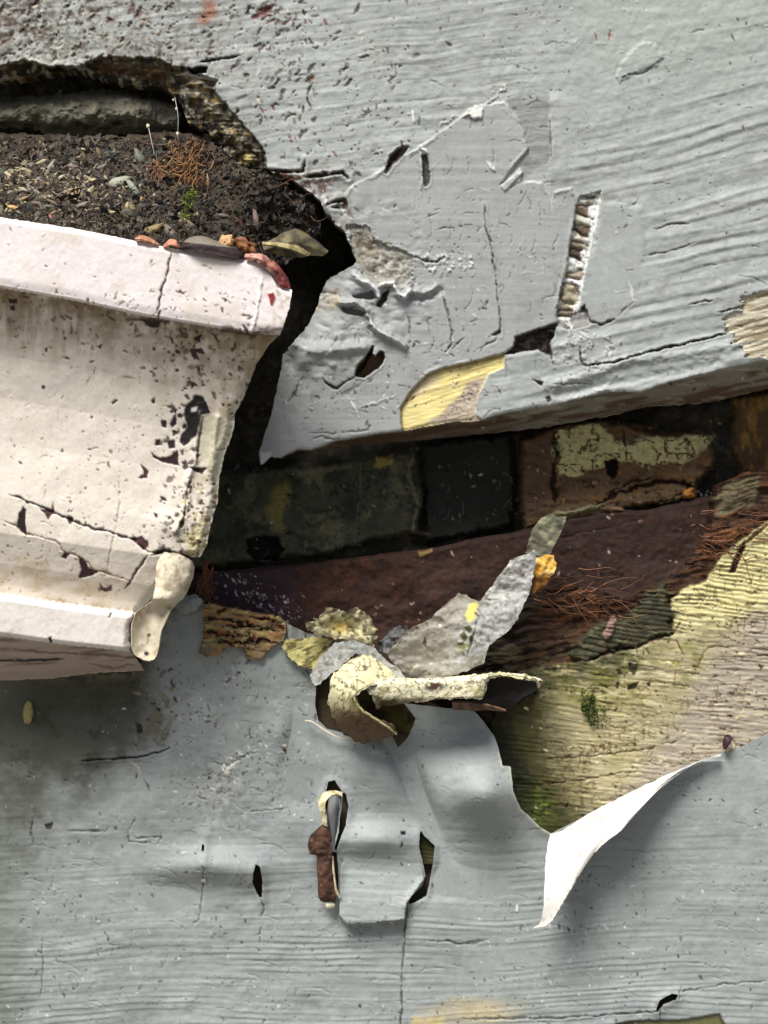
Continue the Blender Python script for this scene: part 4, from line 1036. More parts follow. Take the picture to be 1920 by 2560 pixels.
def moss(name, spots, label, n, rr, cols, hbase, parent=None):
    items = []
    for i in range(n):
        sx, sy, sr = spots[R.randrange(len(spots))]
        a = R.uniform(0, 6.28); q = sr * math.sqrt(R.random())
        x = sx + q * math.cos(a); y = sy + q * math.sin(a) * 1.2
        items.append((x, y, hbase(x, y) + R.uniform(1, 14), R.uniform(*rr), R.uniform(*rr) * .45, R.uniform(0, 3.1), R.uniform(-.8, .8), R.uniform(-.8, .8), cols[R.randrange(len(cols))]))
    o = chips_mesh(name, items, M_moss, parent, True)
    tag(o, label, 'moss')
    return o
greens = [c(96, 104, 44), c(70, 84, 34), c(130, 132, 60), c(56, 62, 30)]
moss('moss_clump', [(470, 505, 16), (464, 540, 14), (480, 485, 14)], 'small yellow-green moss clump in the gutter litter below the root tuft', 230, (2, 6), greens, lambda x, y: bed_h(x, y) + 6)
moss('moss_clump', [(1480, 1745, 7), (1472, 1775, 15), (1484, 1800, 15), (1462, 1768, 10), (1500, 1790, 26), (1470, 1740, 22)], 'dark green moss tuft growing on the bare wood of the lower board', 330, (1.5, 5), [c(62, 84, 26), c(44, 64, 22), c(92, 110, 34), c(36, 48, 20)], lambda x, y: 100)

# cobweb threads with beads
for (p, beads, lab) in (([(437, 243, 300), (445, 290, 305), (444, 345, 310)], [(441, 272, 4), (444, 334, 5), (433, 250, 3)], 'thin cobweb thread with water beads hanging beside the rotten margin'),
                        ([(370, 312, 200), (378, 350, 230), (386, 386, 290)], [(370, 315, 6)], 'thin pale stalk with a tiny yellow head above the gutter litter')):
    o = tubes('cobweb_thread', [p], 1.2, [c(200, 200, 196)], M_white)
    for (x, y, r_) in beads:
        b = blob('bead', x, y, 300 if x > 400 else 205, r_ * .7, r_, r_ * .7, c(226, 222, 190), M_white, None, n=8)
        b.parent = o; b.location = Vector(b.location) - Vector(o.location)
    tag(o, lab, 'thread')

# leaves on the gutter lip
def leaf(name, rows, colf, label, cat='leaf', thick=4, rough=4.5, nu=30, nv=40, edge=2, m=None, group=None):
    o = sheet(name, rows, m or M_leaf, None, nu, nv, thick, colf, rough=rough, wl=14, edge=edge)
    tag(o, label, cat, group)
    return o
def mixc(a, b, sc=14, seed=3, lo=-.1, hi=.4):
    def f(X, Y, H):
        m = sm(lo, hi, fbm(X / sc, Y / sc, seed, 4))[..., None]
        return a * (1 - m) + b * m
    return f
leaf('curled_leaf', [[(446, 618, 476), (470, 596, 470), (505, 590, 466), (550, 606, 462), (600, 622, 462), (612, 632, 462)],
                     [(448, 621, 494), (475, 608, 500), (510, 602, 500), (555, 616, 498), (598, 632, 494), (610, 640, 486)],
                     [(450, 624, 490), (480, 626, 504), (515, 632, 506), (558, 640, 504), (596, 646, 498), (608, 648, 488)]],
     lambda X, Y, H: np.where((Y > 606 + (X - 470) * .12)[..., None], c(46, 32, 34), c(128, 120, 108)), 'dark curled dead leaf with a grey rim lying on the gutter lip', thick=4, rough=1.5)
leaf('leaf_scrap', [[(337, 594, 480), (352, 588, 486), (372, 592, 486), (396, 608, 480)], [(338, 599, 496), (352, 598, 500), (374, 604, 498), (396, 612, 490)]], mixc(c(176, 124, 96), c(212, 180, 146)), 'leftmost small orange leaf scrap on the gutter lip', nu=12, edge=1, group='orange scraps on the gutter lip')
leaf('leaf_scrap', [[(410, 610, 478), (424, 598, 490), (440, 600, 490), (450, 612, 480)], [(408, 618, 490), (424, 612, 500), (440, 614, 500), (448, 620, 490)]], mixc(c(200, 140, 112), c(176, 110, 84)), 'small orange leaf scrap left of the dark curled leaf', nu=12, edge=1, group='orange scraps on the gutter lip')
o = blob('seed_husk', 565, 606, 470, 17, 19, 10, c(206, 168, 124), M_leaf, None, .6, .5, 1); tag(o, 'pale orange rounded seed husk behind the dark curled leaf', 'husk')
o = blob('seed_husk', 616, 616, 466, 26, 17, 14, c(134, 88, 56), M_leaf, None, .5, .8, 2); tag(o, 'rusty brown crumpled husk right of the pale orange one', 'husk')
leaf('petal', [[(612, 634, 486), (650, 634, 484), (690, 658, 478), (716, 690, 470), (727, 716, 462)],
               [(611, 641, 498), (648, 645, 508), (682, 668, 502), (706, 696, 494), (722, 720, 486)],
               [(614, 649, 490), (646, 657, 506), (672, 674, 500), (692, 702, 494), (706, 720, 488)]],
     lambda X, Y, H: (lambda t: mixc(c(206, 156, 140), c(128, 84, 70), 10)(X, Y, H) * (1 - t) + mixc(c(140, 60, 60), c(96, 40, 42), 9)(X, Y, H) * t)(sm(650, 715, X + 10 * fbm(X / 8, Y / 8, 3, 2))[..., None]), 'pink to dark red wilted petal draped over the gutter corner', 'petal', thick=4, rough=7, edge=4)
leaf('dry_leaf', [[(655, 612, 400), (690, 592, 410), (740, 572, 400), (790, 600, 370), (822, 628, 330)],
                  [(660, 626, 430), (700, 610, 440), (745, 606, 430), (785, 622, 400), (815, 634, 350)],
                  [(662, 630, 420), (705, 640, 420), (745, 645, 410), (780, 640, 380), (806, 640, 340)]], mixc(c(120, 112, 82), c(74, 68, 54), 20), 'dull olive dried leaf bridging the dark gap beside the gutter corner', thick=4, rough=5)
leaf('grass_blade', [[(655, 604, 446), (700, 606, 446), (745, 614, 440), (776, 632, 420)], [(655, 610, 450), (700, 616, 454), (742, 628, 446), (770, 640, 424)]], mixc(c(176, 164, 116), c(120, 110, 74)), 'pale yellowish dry grass blade lying over the olive leaf', 'blade', nu=10, rough=1, edge=.5)

# ================================================================== LOWER BOARD
lower = empty('frieze_board', 1000, 2100, 80, 'lower grey painted board with peeling paint and bare greenish wood at its right', 'board')
# --- wood
L = Layer(1020, 1130, 2220, 2160)
X, Y = L.X, L.Y
wout = [(1020, 1640), (1130, 1620), (1230, 1560), (1300, 1500), (1350, 1478), (1420, 1462), (1500, 1474), (1570, 1496), (1640, 1458), (1700, 1440), (1752, 1380), (1778, 1320), (1784, 1262), (1800, 1210), (1850, 1188), (1920, 1170), (2220, 1080), (2220, 2160), (1020, 2160)]
wsd = L.sd(wout, 400, 8, 22, 3)
wth = math.radians(-4)
v = Y - 0.09 * (X - 1300) + 12 * fbm(X / 240, Y / 200, 7, 3)
ph = v / 11.5 + 0.9 * fbm(X / 110, Y / 40, 3, 4)
sw = ph - np.floor(ph)
tri = np.abs(sw * 2 - 1)
pt = sm(-.35, .3, fbm(X / 46, v / 12, 5, 4)) * sm(-.5, .1, fbm(X / 120, Y / 60, 8, 3))
L.h = 96 + 2.4 * tri * pt + 2.5 * fbm(X / 130, v / 9, 6, 3) + 4 * fbm(X / 120, Y / 120, 8, 3)
L.col[:] = c(180, 172, 138)
L.paint(sm(-.2, .5, fbm(X / 110, Y / 60, 9, 4)), c(196, 184, 140), .8)
L.paint(sm(1740, 1830, X + .68 * (Y - 1650) + 34 * fbm(X / 50, Y / 30, 5, 4)), c(180, 171, 158), .85)
L.paint(sm(200, -60, (X - 1380) + (2060 - Y) * .3) * 1.0, c(146, 142, 96), .6)
L.paint(sm(-.1, .4, fbm(X / 130, Y / 70, 12, 4)) * sm(1750, 1400, X), c(146, 144, 92), .75)
L.paint(sm(120, 0, L.line([(1430, 1690), (1530, 1690), (1640, 1700), (1700, 1650)], 140, 10)) * sm(-.1, .3, fbm(X / 26, Y / 18, 8, 3)), c(120, 126, 50), .75)
# yellow-white ridged part, upper right
yl = sm(50, -20, L.sd([(1690, 1500), (1770, 1450), (1800, 1395), (1960, 1290), (2220, 1100), (2220, 1500), (1920, 1500), (1800, 1540), (1690, 1560)], 160, 20))
L.paint(yl, c(222, 214, 156), .9)
L.paint(np.clip(sm(.45, .1, tri) * (.3 + .7 * pt) + .0, 0, 1), c(112, 94, 56), .62)
L.h += yl * 3 * tri
br = sm(0.09, 0.01, np.abs(fbm(X / 16, Y / 34, 10, 2))) * sm(-.15, .25, fbm(X / 80, Y / 60, 18, 2))
L.h -= 2.5 * br
L.paint(br, c(104, 82, 56), .7)
L.paint(sm(.2, .6, fbm(X / 24, v / 7, 19, 3)), c(116, 98, 66), .6)
L.paint(sm(.25, .6, fbm(X / 30, v / 8, 21, 3)), c(222, 214, 176), .55)
L.grit(900, (1250, 1300, 1920, 2070), 601, pale=(c(226, 216, 178), c(210, 196, 150)), dark=(c(96, 78, 50), c(66, 56, 36), c(120, 100, 70)), size=(1, 3.6))
L.scrapes(300, (1280, 1500, 1920, 2060), 602, ang=-.08, sp=.06, ln=(20, 110), w=2.2, dark=c(70, 52, 30))
# algae, and the lifted film's shadow painted black at the left
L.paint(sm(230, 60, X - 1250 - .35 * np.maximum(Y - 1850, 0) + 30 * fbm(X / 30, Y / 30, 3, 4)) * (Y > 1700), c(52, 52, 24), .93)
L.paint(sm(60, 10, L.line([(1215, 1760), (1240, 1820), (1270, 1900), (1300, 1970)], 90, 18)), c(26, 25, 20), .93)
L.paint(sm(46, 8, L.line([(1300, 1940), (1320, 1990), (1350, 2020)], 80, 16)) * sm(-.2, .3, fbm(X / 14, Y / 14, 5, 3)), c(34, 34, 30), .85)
L.paint(sm(40, 5, L.line([(1345, 1990), (1365, 2030), (1350, 2050)], 80, 12)) * sm(-.2, .3, fbm(X / 10, Y / 10, 5, 3)), c(104, 124, 40), .8)
L.crack([(1360, 1900), (1500, 1886), (1620, 1872), (1700, 1850)], 2.6, 4, c(96, 70, 48), .7, 5)
L.crack([(1310, 1965), (1460, 1950), (1600, 1925)], 2.6, 4, c(96, 78, 48), .7, 5)
L.crack([(1730, 1690), (1770, 1620), (1850, 1612)], 2.5, 3, c(110, 84, 60), .7, 5)
L.paint(sm(60, 0, np.abs(Y - 1660 + .05 * (X - 1400))) * sm(1680, 1560, X) * sm(-.3, .2, fbm(X / 22, Y / 12, 4, 4)), c(84, 84, 46), .8)
L.paint(sm(90, 10, L.line([(1230, 1760), (1290, 1700), (1400, 1665), (1500, 1650)], 100, 26)) * sm(-.45, .15, fbm(X / 28, Y / 14, 11, 4)), c(48, 50, 30), .8)
L.paint(sm(90, 10, L.line([(1300, 1960), (1350, 2040), (1400, 2060)], 100, 26)) * sm(-.2, .3, fbm(X / 20, Y / 12, 12, 4)), c(56, 62, 30), .75)
for q in ([(1588, 1650), (1596, 1668), (1586, 1690), (1574, 1680), (1572, 1660)], [(1542, 1672), (1552, 1672), (1554, 1686), (1544, 1686)], [(1572, 1712), (1598, 1704), (1590, 1722), (1570, 1724)], [(1616, 1708), (1626, 1706), (1624, 1718), (1616, 1716)],
          [(1540, 1708), (1548, 1708), (1546, 1722), (1540, 1720)], [(1412, 2012), (1422, 2004), (1420, 2018), (1414, 2022)], [(1368, 2018), (1376, 2010), (1376, 2026)]):
    L.chip(q, 5, c(62, 58, 44), 3)
L.flecks(160, (1300, 1560, 1900, 2060), (1.2, 4), [c(84, 66, 44), c(70, 76, 36), c(220, 214, 180)], seed=81, asp=(1, 3), ang=0)
L.crack([(1708, 1640), (1700, 1620), (1690, 1600)], 4, 5, c(90, 80, 50), .8, 3)
# dark splinter at top right
L.chip([(1822, 1430), (1838, 1396), (1850, 1366), (1860, 1356), (1862, 1372), (1850, 1400), (1836, 1432)], 14, c(66, 42, 32), 4)
L.crack([(1855, 1365), (1900, 1330), (1925, 1300)], 5, 8, c(96, 66, 44), .8, 5)
# rotten fibrous zone and dark green-grey block
rt = L.sd([(1020, 1500), (1420, 1400), (1560, 1480), (1700, 1420), (1740, 1300), (1780, 1160), (1960, 1130), (1925, 1296), (1800, 1394), (1768, 1448), (1700, 1478), (1675, 1503), (1684, 1584), (1590, 1618), (1482, 1647), (1400, 1660), (1313, 1675), (1250, 1700), (1230, 1790), (1215, 1900), (1020, 1900)], 120, 6, 16)
k = sm(4, -4, rt)
fb = fbm(X / 60, (Y + .12 * X + 14 * fbm(X / 70, Y / 70, 3, 2)) / 8, 14, 4, .6)
L.h = L.h * (1 - k) + (80 + 8 * fb + 14 * fbm(X / 60, Y / 40, 5, 3)) * k
L.paint(k, c(66, 48, 37))
fz = np.maximum(sm(90, 10, np.hypot((X - 1440) / 1.8, (Y - 1505) * 1.3)), sm(110, 20, np.hypot(X - 1810, Y - 1360)))
L.paint(k * sm(-.05, .35, fb) * (.25 + .75 * fz), c(142, 94, 62), .85)
L.paint(k * sm(.1, .4, -fb), c(58, 42, 36), .85)
L.paint(k * sm(1390, 1270, X + .4 * (Y - 1600)), c(24, 21, 20), .92)
L.paint(k * sm(1560, 1640, Y + 20 * fbm(X / 30, Y / 30, 4, 3)) * sm(.2, -.2, fbm(X / 40, Y / 16, 4, 3)), c(76, 70, 52), .7)
L.paint(k * sm(.1, .4, fbm(X / 20, Y / 14, 7, 4)), c(38, 30, 28), .8)
gb = L.sd([(1440, 1600), (1500, 1560), (1570, 1540), (1610, 1480), (1660, 1466), (1680, 1500), (1684, 1582), (1600, 1610), (1520, 1620), (1470, 1650), (1432, 1640)], 80, 22, 26) + 10 * fbm(X / 40, Y / 9, 12, 3)
k2 = sm(3, -5, gb)
L.h = L.h * (1 - k2) + (98 + 3 * fbm(X / 70, Y / 10, 6, 3) - 4 * sm(.4, 0, tri)) * k2
k2 = np.clip(sm(16, -14, gb + 16 * fbm(X / 16, Y / 10, 7, 4)), 0, 1)
L.paint(k2, c(72, 72, 54), .92)
L.paint(k2 * sm(.1, .5, fbm(X / 18, v / 8, 3, 4)), c(120, 120, 88), .6)
L.paint(k2 * sm(0, .4, fbm(X / 24, Y / 14, 9, 4)), c(44, 44, 36), .7)
L.paint(k2 * sm(.4, .05, tri) * pt, c(50, 48, 40), .7)
gb2 = L.sd([(1790, 1245), (1830, 1195), (1900, 1190), (1890, 1260), (1800, 1295), (1786, 1290)], 60, 7)
L.paint(sm(3, -5, gb2), c(104, 98, 74), .9)
L.chip([(1506, 1590), (1528, 1540), (1536, 1534), (1540, 1548), (1528, 1590), (1512, 1600)], -9, c(150, 124, 112), 3)
L.zone[rt < 0] = 1
L.zone[gb < 0] = 2
L.build(wsd, {0: ('bare_wood', M_wood, lower, 'bare ridged wood with green algae where the paint has peeled away'), 1: ('rotten_margin', M_rot, lower, 'dark brown fibrous rotten wood along the upper edge'),
              2: ('mossy_patch', M_wood, lower, 'dark grey-green mossy patch on the upper edge of the bare wood')}, thick=60)
# core
box_mesh('core_or_light_block', -500, 1690, 2460, 3100, -110, 72, c(96, 84, 66), M_wood, lower)
box_mesh('core_or_light_block', -500, 1590, 1100, 1700, -60, 60, c(76, 60, 48), M_wood, lower)
# loose orange fibres over the rot
ls = []; cs = []
for i in range(170):
    if R.random() < .6: x = R.uniform(1330, 1560); y = R.gauss(1490, 26)
    else: x = R.uniform(1740, 1880); y = R.gauss(1350, 36) - (x - 1800) * .2
    h = 92 + R.uniform(0, 12); a = R.gauss(.12, .16); l = R.uniform(30, 130); p = []
    for k in range(5):
        p.append((x, y, h)); a += R.gauss(0, .3); x += math.cos(a) * l / 4; y += math.sin(a) * l / 4; h += R.gauss(0, 3)
    if p[-1][0] > 1620 and p[0][0] < 1600: continue
    ls.append(p); cs.append(R.choice([c(112, 72, 50), c(84, 60, 46), c(150, 106, 78), c(66, 46, 38)]))
ia = [i for i, p in enumerate(ls) if p[0][0] < 1600]; ib = [i for i, p in enumerate(ls) if p[0][0] >= 1600]
for ii in (ia[:80], ib[:50]):
    tubes('wood_fibres', [ls[i] for i in ii], 1.3, [cs[i] for i in ii], M_leaf, lower)['kind'] = 'stuff'

# --- paint film of the lower board
L = Layer(-300, 1480, 2220, 2860)
X, Y = L.X, L.Y
fo = [(-300, 1700), (100, 1690), (330, 1680), (400, 1600), (420, 1530), (470, 1498), (520, 1512), (593, 1524), (699, 1543), (722, 1560), (760, 1580), (800, 1590), (840, 1640), (900, 1700), (960, 1752), (1040, 1762), (1187, 1778),
      (1207, 1801), (1236, 1840), (1246, 1869), (1257, 1914), (1277, 1917), (1284, 1980), (1303, 2023), (1351, 2067), (1378, 2085), (1409, 2069), (1482, 2032), (1626, 1960), (1723, 1912), (1800, 1886), (1834, 1877), (1920, 1835), (2220, 1700), (2220, 2860), (-300, 2860)]
ms = L.sd(fo, 500, 1.2, 12, 4)
holes = [[(856, 1976), (866, 1988), (871, 2015), (864, 2062), (852, 2095), (840, 2130), (836, 2120), (846, 2085), (850, 2040), (856, 2010)],
         [(820, 1955), (835, 1950), (856, 1980), (850, 2010), (846, 2060), (836, 2110), (822, 2100), (816, 2040), (812, 1990)],
         [(826, 2130), (842, 2130), (846, 2180), (846, 2236), (832, 2236), (826, 2190)],
         [(640, 2160), (650, 2168), (655, 2195), (656, 2225), (653, 2250), (642, 2232), (631, 2208), (634, 2180)],
         [(512, 2091), (510, 2125), (504, 2160), (501, 2150), (505, 2115)],
         [(1050, 2074), (1060, 2090), (1087, 2114), (1082, 2160), (1075, 2200), (1066, 2240), (1040, 2255), (1018, 2262), (1030, 2240), (1056, 2215), (1064, 2190), (1056, 2150), (1048, 2120)],
         [(990, 1830), (1003, 1850), (997, 1872), (990, 1858)],
         [(790, 1715), (822, 1690), (826, 1740), (832, 1788), (858, 1832), (818, 1822), (796, 1800), (788, 1765)],
         [(1650, 2500), (1680, 2484), (1696, 2486), (1690, 2502), (1660, 2512), (1646, 2530), (1640, 2524)]]
for q in holes:
    ms = np.maximum(ms, -L.sd(q, 60, 1.2, 9))
# heights
gv = Y + 0.02 * X + 22 * fbm(X / 420, Y / 300, 4, 2)
gph = gv / 15.5 + .8 * fbm(X / 260, Y / 90, 3, 3)
gs_ = gph - np.floor(gph); gsaw = np.where(gs_ < .75, gs_ / .75, (1 - gs_) / .25)
gpat = sm(-.3, .35, fbm(X / 200, gv / 40, 9, 3)) * sm(2180, 2330, Y + .12 * (X - 900) * (X < 1400) - .35 * np.maximum(X - 1400, 0))
L.h = 106 + 1.9 * gsaw * gpat + 1.4 * fbm(X / 220, gv / 11, 6, 3) * (.35 + .65 * sm(1900, 2200, Y)) + .9 * fbm(X / 20, Y / 20, 7, 3) + 5 * fbm(X / 200, Y / 160, 2, 3)
def bump(x, y, sx, sy, a, rot=0):
    cx, cy = X - x, Y - y
    u_ = cx * math.cos(rot) + cy * math.sin(rot); v_ = -cx * math.sin(rot) + cy * math.cos(rot)
    L.h = L.h + a * np.exp(-(u_ / sx) ** 2 - (v_ / sy) ** 2)
L.h += 1.6 * fbm(X / 48, Y / 34, 14, 3) * sm(1000, 800, X) + 2.5 * fbm(X / 120, Y / 90, 14, 2)
bump(1190, 1985, 120, 86, 84, .35)
bump(1230, 1985, 60, 80, 34)
bump(1120, 1800, 190, 60, -26)
bump(1035, 1960, 26, 140, -50, -.42)
bump(960, 1960, 60, 60, 16)
bump(940, 2100, 95, 40, 40)
bump(900, 1900, 70, 60, 16)
bump(530, 2165, 130, 40, 38)
bump(1150, 2200, 120, 40, -10)
bump(380, 2010, 90, 60, 9)
bump(560, 2010, 60, 70, 8)
bump(610, 2185, 40, 34, 10)
bump(440, 2230, 70, 34, -7)
bump(750, 1880, 34, 90, -22)
bump(700, 1830, 34, 60, 14)
bump(620, 1700, 60, 60, 8)
bump(770, 1960, 30, 40, -8)
bump(730, 2060, 40, 40, 8)
L.h += 26 * sm(-220, 0, ms) * sm(2060, 1960, Y) * sm(1100, 1180, X) * sm(1300, 1290, X) * 0.6
L.h += 6 * np.exp(-(ms / 14) ** 2) * (Y > 1900)
# flap that lifts at its bottom edge
fq = [(848, 2184), (862, 2140), (1045, 2120), (1062, 2200), (1018, 2260), (1014, 2300), (940, 2309), (866, 2314), (848, 2290)]
fdd = L.sd(fq, 60, 1.5)
L.h += 36 * sm(1, -2, fdd) * sm(2130, 2310, Y)
# overlapping step left of long vertical seam
sx_ = np.interp(Y, [2255, 2400, 2560, 2860], [1018, 1008, 1003, 998]) + 3 * fbm(Y / 40, Y * 0, 3, 3)
L.h += 8 * sm(sx_ - 1.5, sx_ + 1.5, X) * sm(2240, 2260, Y) * sm(1200, 1010, X)
LG = c(158, 165, 164)
L.col[:] = LG
L.paint(sm(-.1, .6, fbm(X / 170, Y / 110, 11, 4)), c(150, 158, 159), .7)
L.paint(sm(.0, .6, fbm(X / 60, Y / 45, 13, 4)), c(168, 174, 174), .5)
L.paint(sm(700, 100, X) * sm(-.2, .5, fbm(X / 90, Y / 120, 5, 4)), c(136, 142, 138), .6)
L.paint(gpat * sm(.3, 0, gsaw) * .28, c(116, 116, 116))
L.paint(sm(.1, .6, fbm(X / 20, Y / 110, 17, 5)) * .16, c(136, 140, 134))
L.paint(sm(.2, .6, fbm(X / 46, Y / 30, 19, 5)) * .4, c(130, 134, 128))
L.paint(sm(.2, .6, fbm(X / 38, Y / 24, 20, 5)) * .4, c(178, 184, 182))
# algae and grime below the gutter, plus its shade painted as a dark gradient
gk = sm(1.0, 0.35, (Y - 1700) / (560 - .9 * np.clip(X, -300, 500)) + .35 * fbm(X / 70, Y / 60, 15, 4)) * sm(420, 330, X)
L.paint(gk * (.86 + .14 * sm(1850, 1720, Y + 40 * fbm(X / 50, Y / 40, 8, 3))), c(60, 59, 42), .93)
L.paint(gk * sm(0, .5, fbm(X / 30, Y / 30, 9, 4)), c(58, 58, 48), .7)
L.paint(sm(140, 0, X + 40 * fbm(X / 90, Y / 90, 3, 3)) * .5, c(104, 110, 98))
# worn strip at x 380-430
wd = L.sd([(372, 1745), (395, 1720), (430, 1755), (432, 1830), (415, 1868), (350, 1878), (345, 1840), (365, 1800)], 80, 9)
L.paint(sm(6, -10, wd) * sm(-.3, .3, fbm(X / 16, Y / 20, 4, 4)), c(122, 116, 100), .9)
L.h -= 3 * sm(3, -3, wd)
L.crack([(205, 1902), (280, 1898), (345, 1893), (400, 1880), (428, 1870)], 3.2, 9, c(48, 46, 42), .95, 2, lip=1.5)
L.chip([(343, 1806), (355, 1810), (358, 1832), (344, 1836)], 6, c(46, 42, 40), 3)
L.flecks(60, (330, 1670, 440, 1870), (1.5, 6), [c(60, 54, 50), c(150, 134, 110), c(90, 80, 70)], seed=91)
L.crack([(325, 1905), (350, 1925), (360, 1950)], 4, -3, c(180, 184, 182), .7, 4)
L.crack([(360, 1950), (376, 1978)], 5, 4, c(84, 78, 74), .7, 2)
# small damages
cr_l = [([(530, 1906), (570, 1912), (600, 1895), (650, 1878)], 2.6), ([(505, 1830), (508, 1848)], 3.5), ([(622, 1830), (624, 1846)], 3), ([(330, 2088), (345, 2096), (400, 2092), (408, 2098)], 3), ([(172, 2076), (230, 2078), (260, 2076)], 4.5),
        ([(82, 2040), (78, 2080), (84, 2120)], 4), ([(320, 2075), (325, 2105), (385, 2108)], 2.5), ([(508, 2175), (508, 2220), (502, 2280), (482, 2318)], 3), ([(655, 2250), (660, 2270), (652, 2300)], 5), ([(650, 2310), (648, 2390)], 2.6),
        ([(615, 2030), (700, 2022), (730, 2020)], 2.6), ([(632, 2340), (655, 2330)], 3), ([(105, 2340), (108, 2420), (100, 2500)], 2), ([(262, 2330), (275, 2362), (308, 2364)], 2.2),
        ([(1105, 2352), (1150, 2358), (1215, 2353)], 6), ([(1700, 2482), (1698, 2500), (1690, 2500)], 3), ([(1700, 2470), (1704, 2484)], 3), ([(1880, 2508), (1876, 2526)], 6), ([(1700, 2480), (1800, 2462), (1920, 2452)], 3),
        ([(1660, 2134), (1674, 2132)], 2), ([(1268, 2508), (1272, 2518)], 5), ([(1320, 2508), (1326, 2518)], 5)]
for q, w_ in cr_l:
    L.crack(q, w_ * .8, 4, c(92, 90, 88), .7, 5)
L.crack([(1018, 2262), (1012, 2330), (1006, 2420), (1004, 2500), (1002, 2600)], 3, 5, c(70, 68, 66), .85, 3)
L.crack([(1060, 2353), (1230, 2351)], 2, 3, c(116, 116, 118), .6, 3)
L.chip([(112, 2062), (132, 2056), (128, 2076), (116, 2074)], 5, c(70, 68, 62), 3)
L.chip([(1002, 2079), (1014, 2079), (1015, 2088), (1003, 2088)], 6, c(30, 28, 30), 1)
L.chip([(708, 1868), (716, 1868), (716, 1884), (709, 1884)], 5, c(50, 48, 46), 2)
L.chip([(707, 1864), (716, 1862), (718, 1872), (709, 1872)], -4, c(232, 230, 200), 1)
L.chip([(504, 2198), (512, 2198), (514, 2205), (504, 2206)], -4, c(236, 236, 232), 1)
L.chip([(1290, 2264), (1296, 2264), (1295, 2280), (1290, 2280)], -3, c(236, 238, 236), 1)
L.flecks(9, (540, 1880, 600, 1930), (2, 5), [c(226, 226, 214)], seed=93, depth=-2)
L.flecks(180, (0, 1900, 1060, 2560), (1.2, 4.2), [c(92, 92, 90), c(72, 70, 68), c(196, 200, 198), c(120, 122, 118)], seed=94, ang=1.4, asp=(1, 2.5))
L.flecks(110, (1010, 2120, 1920, 2560), (1.2, 4.2), [c(92, 92, 92), c(62, 60, 60), c(206, 210, 208), c(110, 108, 108)], seed=95, ang=1.4, asp=(1, 2.5))
L.flecks(90, (440, 1660, 800, 2010), (1.2, 4), [c(96, 96, 92), c(196, 198, 192)], seed=96)
L.paint(sm(60, -20, L.sd([(500, 1990), (590, 1960), (600, 2050), (540, 2060)], 90, 20)) * sm(-.1, .4, fbm(X / 10, Y / 14, 4, 3)), c(200, 204, 198), .5)
L.paint(sm(50, -20, L.sd([(520, 1930), (620, 1950), (590, 2010), (540, 2000)], 90, 20)) * sm(0, .4, fbm(X / 12, Y / 14, 8, 3)), c(120, 118, 108), .6)
L.h += 2 * sm(40, 0, L.sd([(440, 1880), (700, 1880), (700, 2080), (500, 2060)], 90, 20)) * fbm(X / 22, Y / 16, 8, 4)
# brown bark area under the brown wood: edge grime
L.paint(sm(30, 0, -ms) * (Y < 1720) * (X < 860) * sm(-.4, .2, fbm(X / 16, Y / 16, 4, 3)), c(120, 112, 92), .8)
# faint yellow where the paint wore thin at the bottom
yk = sm(1.0, .2, np.sqrt(((X - 1190) / 170) ** 2 + ((Y - 2530) / 55) ** 2) + .25 * fbm(X / 60, Y / 20, 5, 3))
L.paint(yk, c(196, 184, 148), .8)
L.paint(sm(10, -10, L.sd([(1030, 2545), (1110, 2540), (1110, 2600), (1030, 2600)], 60, 6)), c(214, 196, 140), .8)
# missing strip at the very bottom with dark wood edge
bq = [(1540, 2560), (1600, 2550), (1700, 2550), (1800, 2535), (1812, 2560), (1830, 2620), (1540, 2640)]
bd_ = L.chip(bq, 9, c(110, 110, 70), 3)
L.paint(sm(3, -1, bd_) * sm(9, 0, np.abs(bd_ + 4)), c(60, 54, 44), .7)
L.crack([(1160, 2548), (1400, 2545), (1640, 2530), (1652, 2526), (1652, 2550)], 3.5, 6, c(104, 104, 106), .8, 3)
L.grit(1300, (0, 1690, 1920, 2560), 501, size=(.8, 2.4))
L.grit(260, (430, 1540, 800, 2060), 502, size=(1, 3.4))
L.scrapes(420, (0, 1700, 1920, 2560), 503, ang=.02, sp=.12, ln=(14, 80), w=1.5)
L.scrapes(160, (400, 1640, 800, 2080), 504, ang=.8, sp=.9, ln=(8, 36))
L.scrapes(110, (0, 1900, 1000, 2560), 505, ang=1.5, sp=.4, ln=(10, 46))
# edge tone of torn film
L.paint(np.exp(-((ms + 2) / 3) ** 2) * (Y > 1880) * (X > 1180) * (X < 1400), c(206, 206, 184), .6)
L.h = np.maximum(L.h, 102.5 + .02 * (L.h - 102.5))
L.zone[:] = 0
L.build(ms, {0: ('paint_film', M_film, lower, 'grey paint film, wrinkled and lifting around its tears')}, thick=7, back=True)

# --- big white curled flap (underside of the film)
def wc(X, Y, H):
    b = c(232, 227, 221) * (0.985 + 0.02 * fbm(X / 40, Y / 40, 3, 3))[..., None]
    m = (sm(.2, .6, fbm(X / 30, Y / 60, 8, 4)) * .35)[..., None]; b = b * (1 - m) + c(196, 186, 166) * m
    m = (sm(.38, .5, fbm(X / 7, Y / 7, 12, 3)) * .4)[..., None]; return b * (1 - m) + c(150, 136, 116) * m
top_e = [(1377, 2083), (1402, 2078), (1440, 2054), (1481, 2029), (1540, 1999), (1597, 1970), (1655, 1943), (1712, 1918), (1760, 1898), (1801, 1886)]
bot_e = [(1331, 2322), (1372, 2309), (1400, 2265), (1435, 2207), (1481, 2138), (1520, 2100), (1562, 2066), (1654, 1964), (1740, 1906), (1803, 1888)]
lef = [(1377, 2083), (1366, 2125), (1361, 2180), (1362, 2240), (1353, 2303), (1331, 2322)]
rows = []
nT = 10
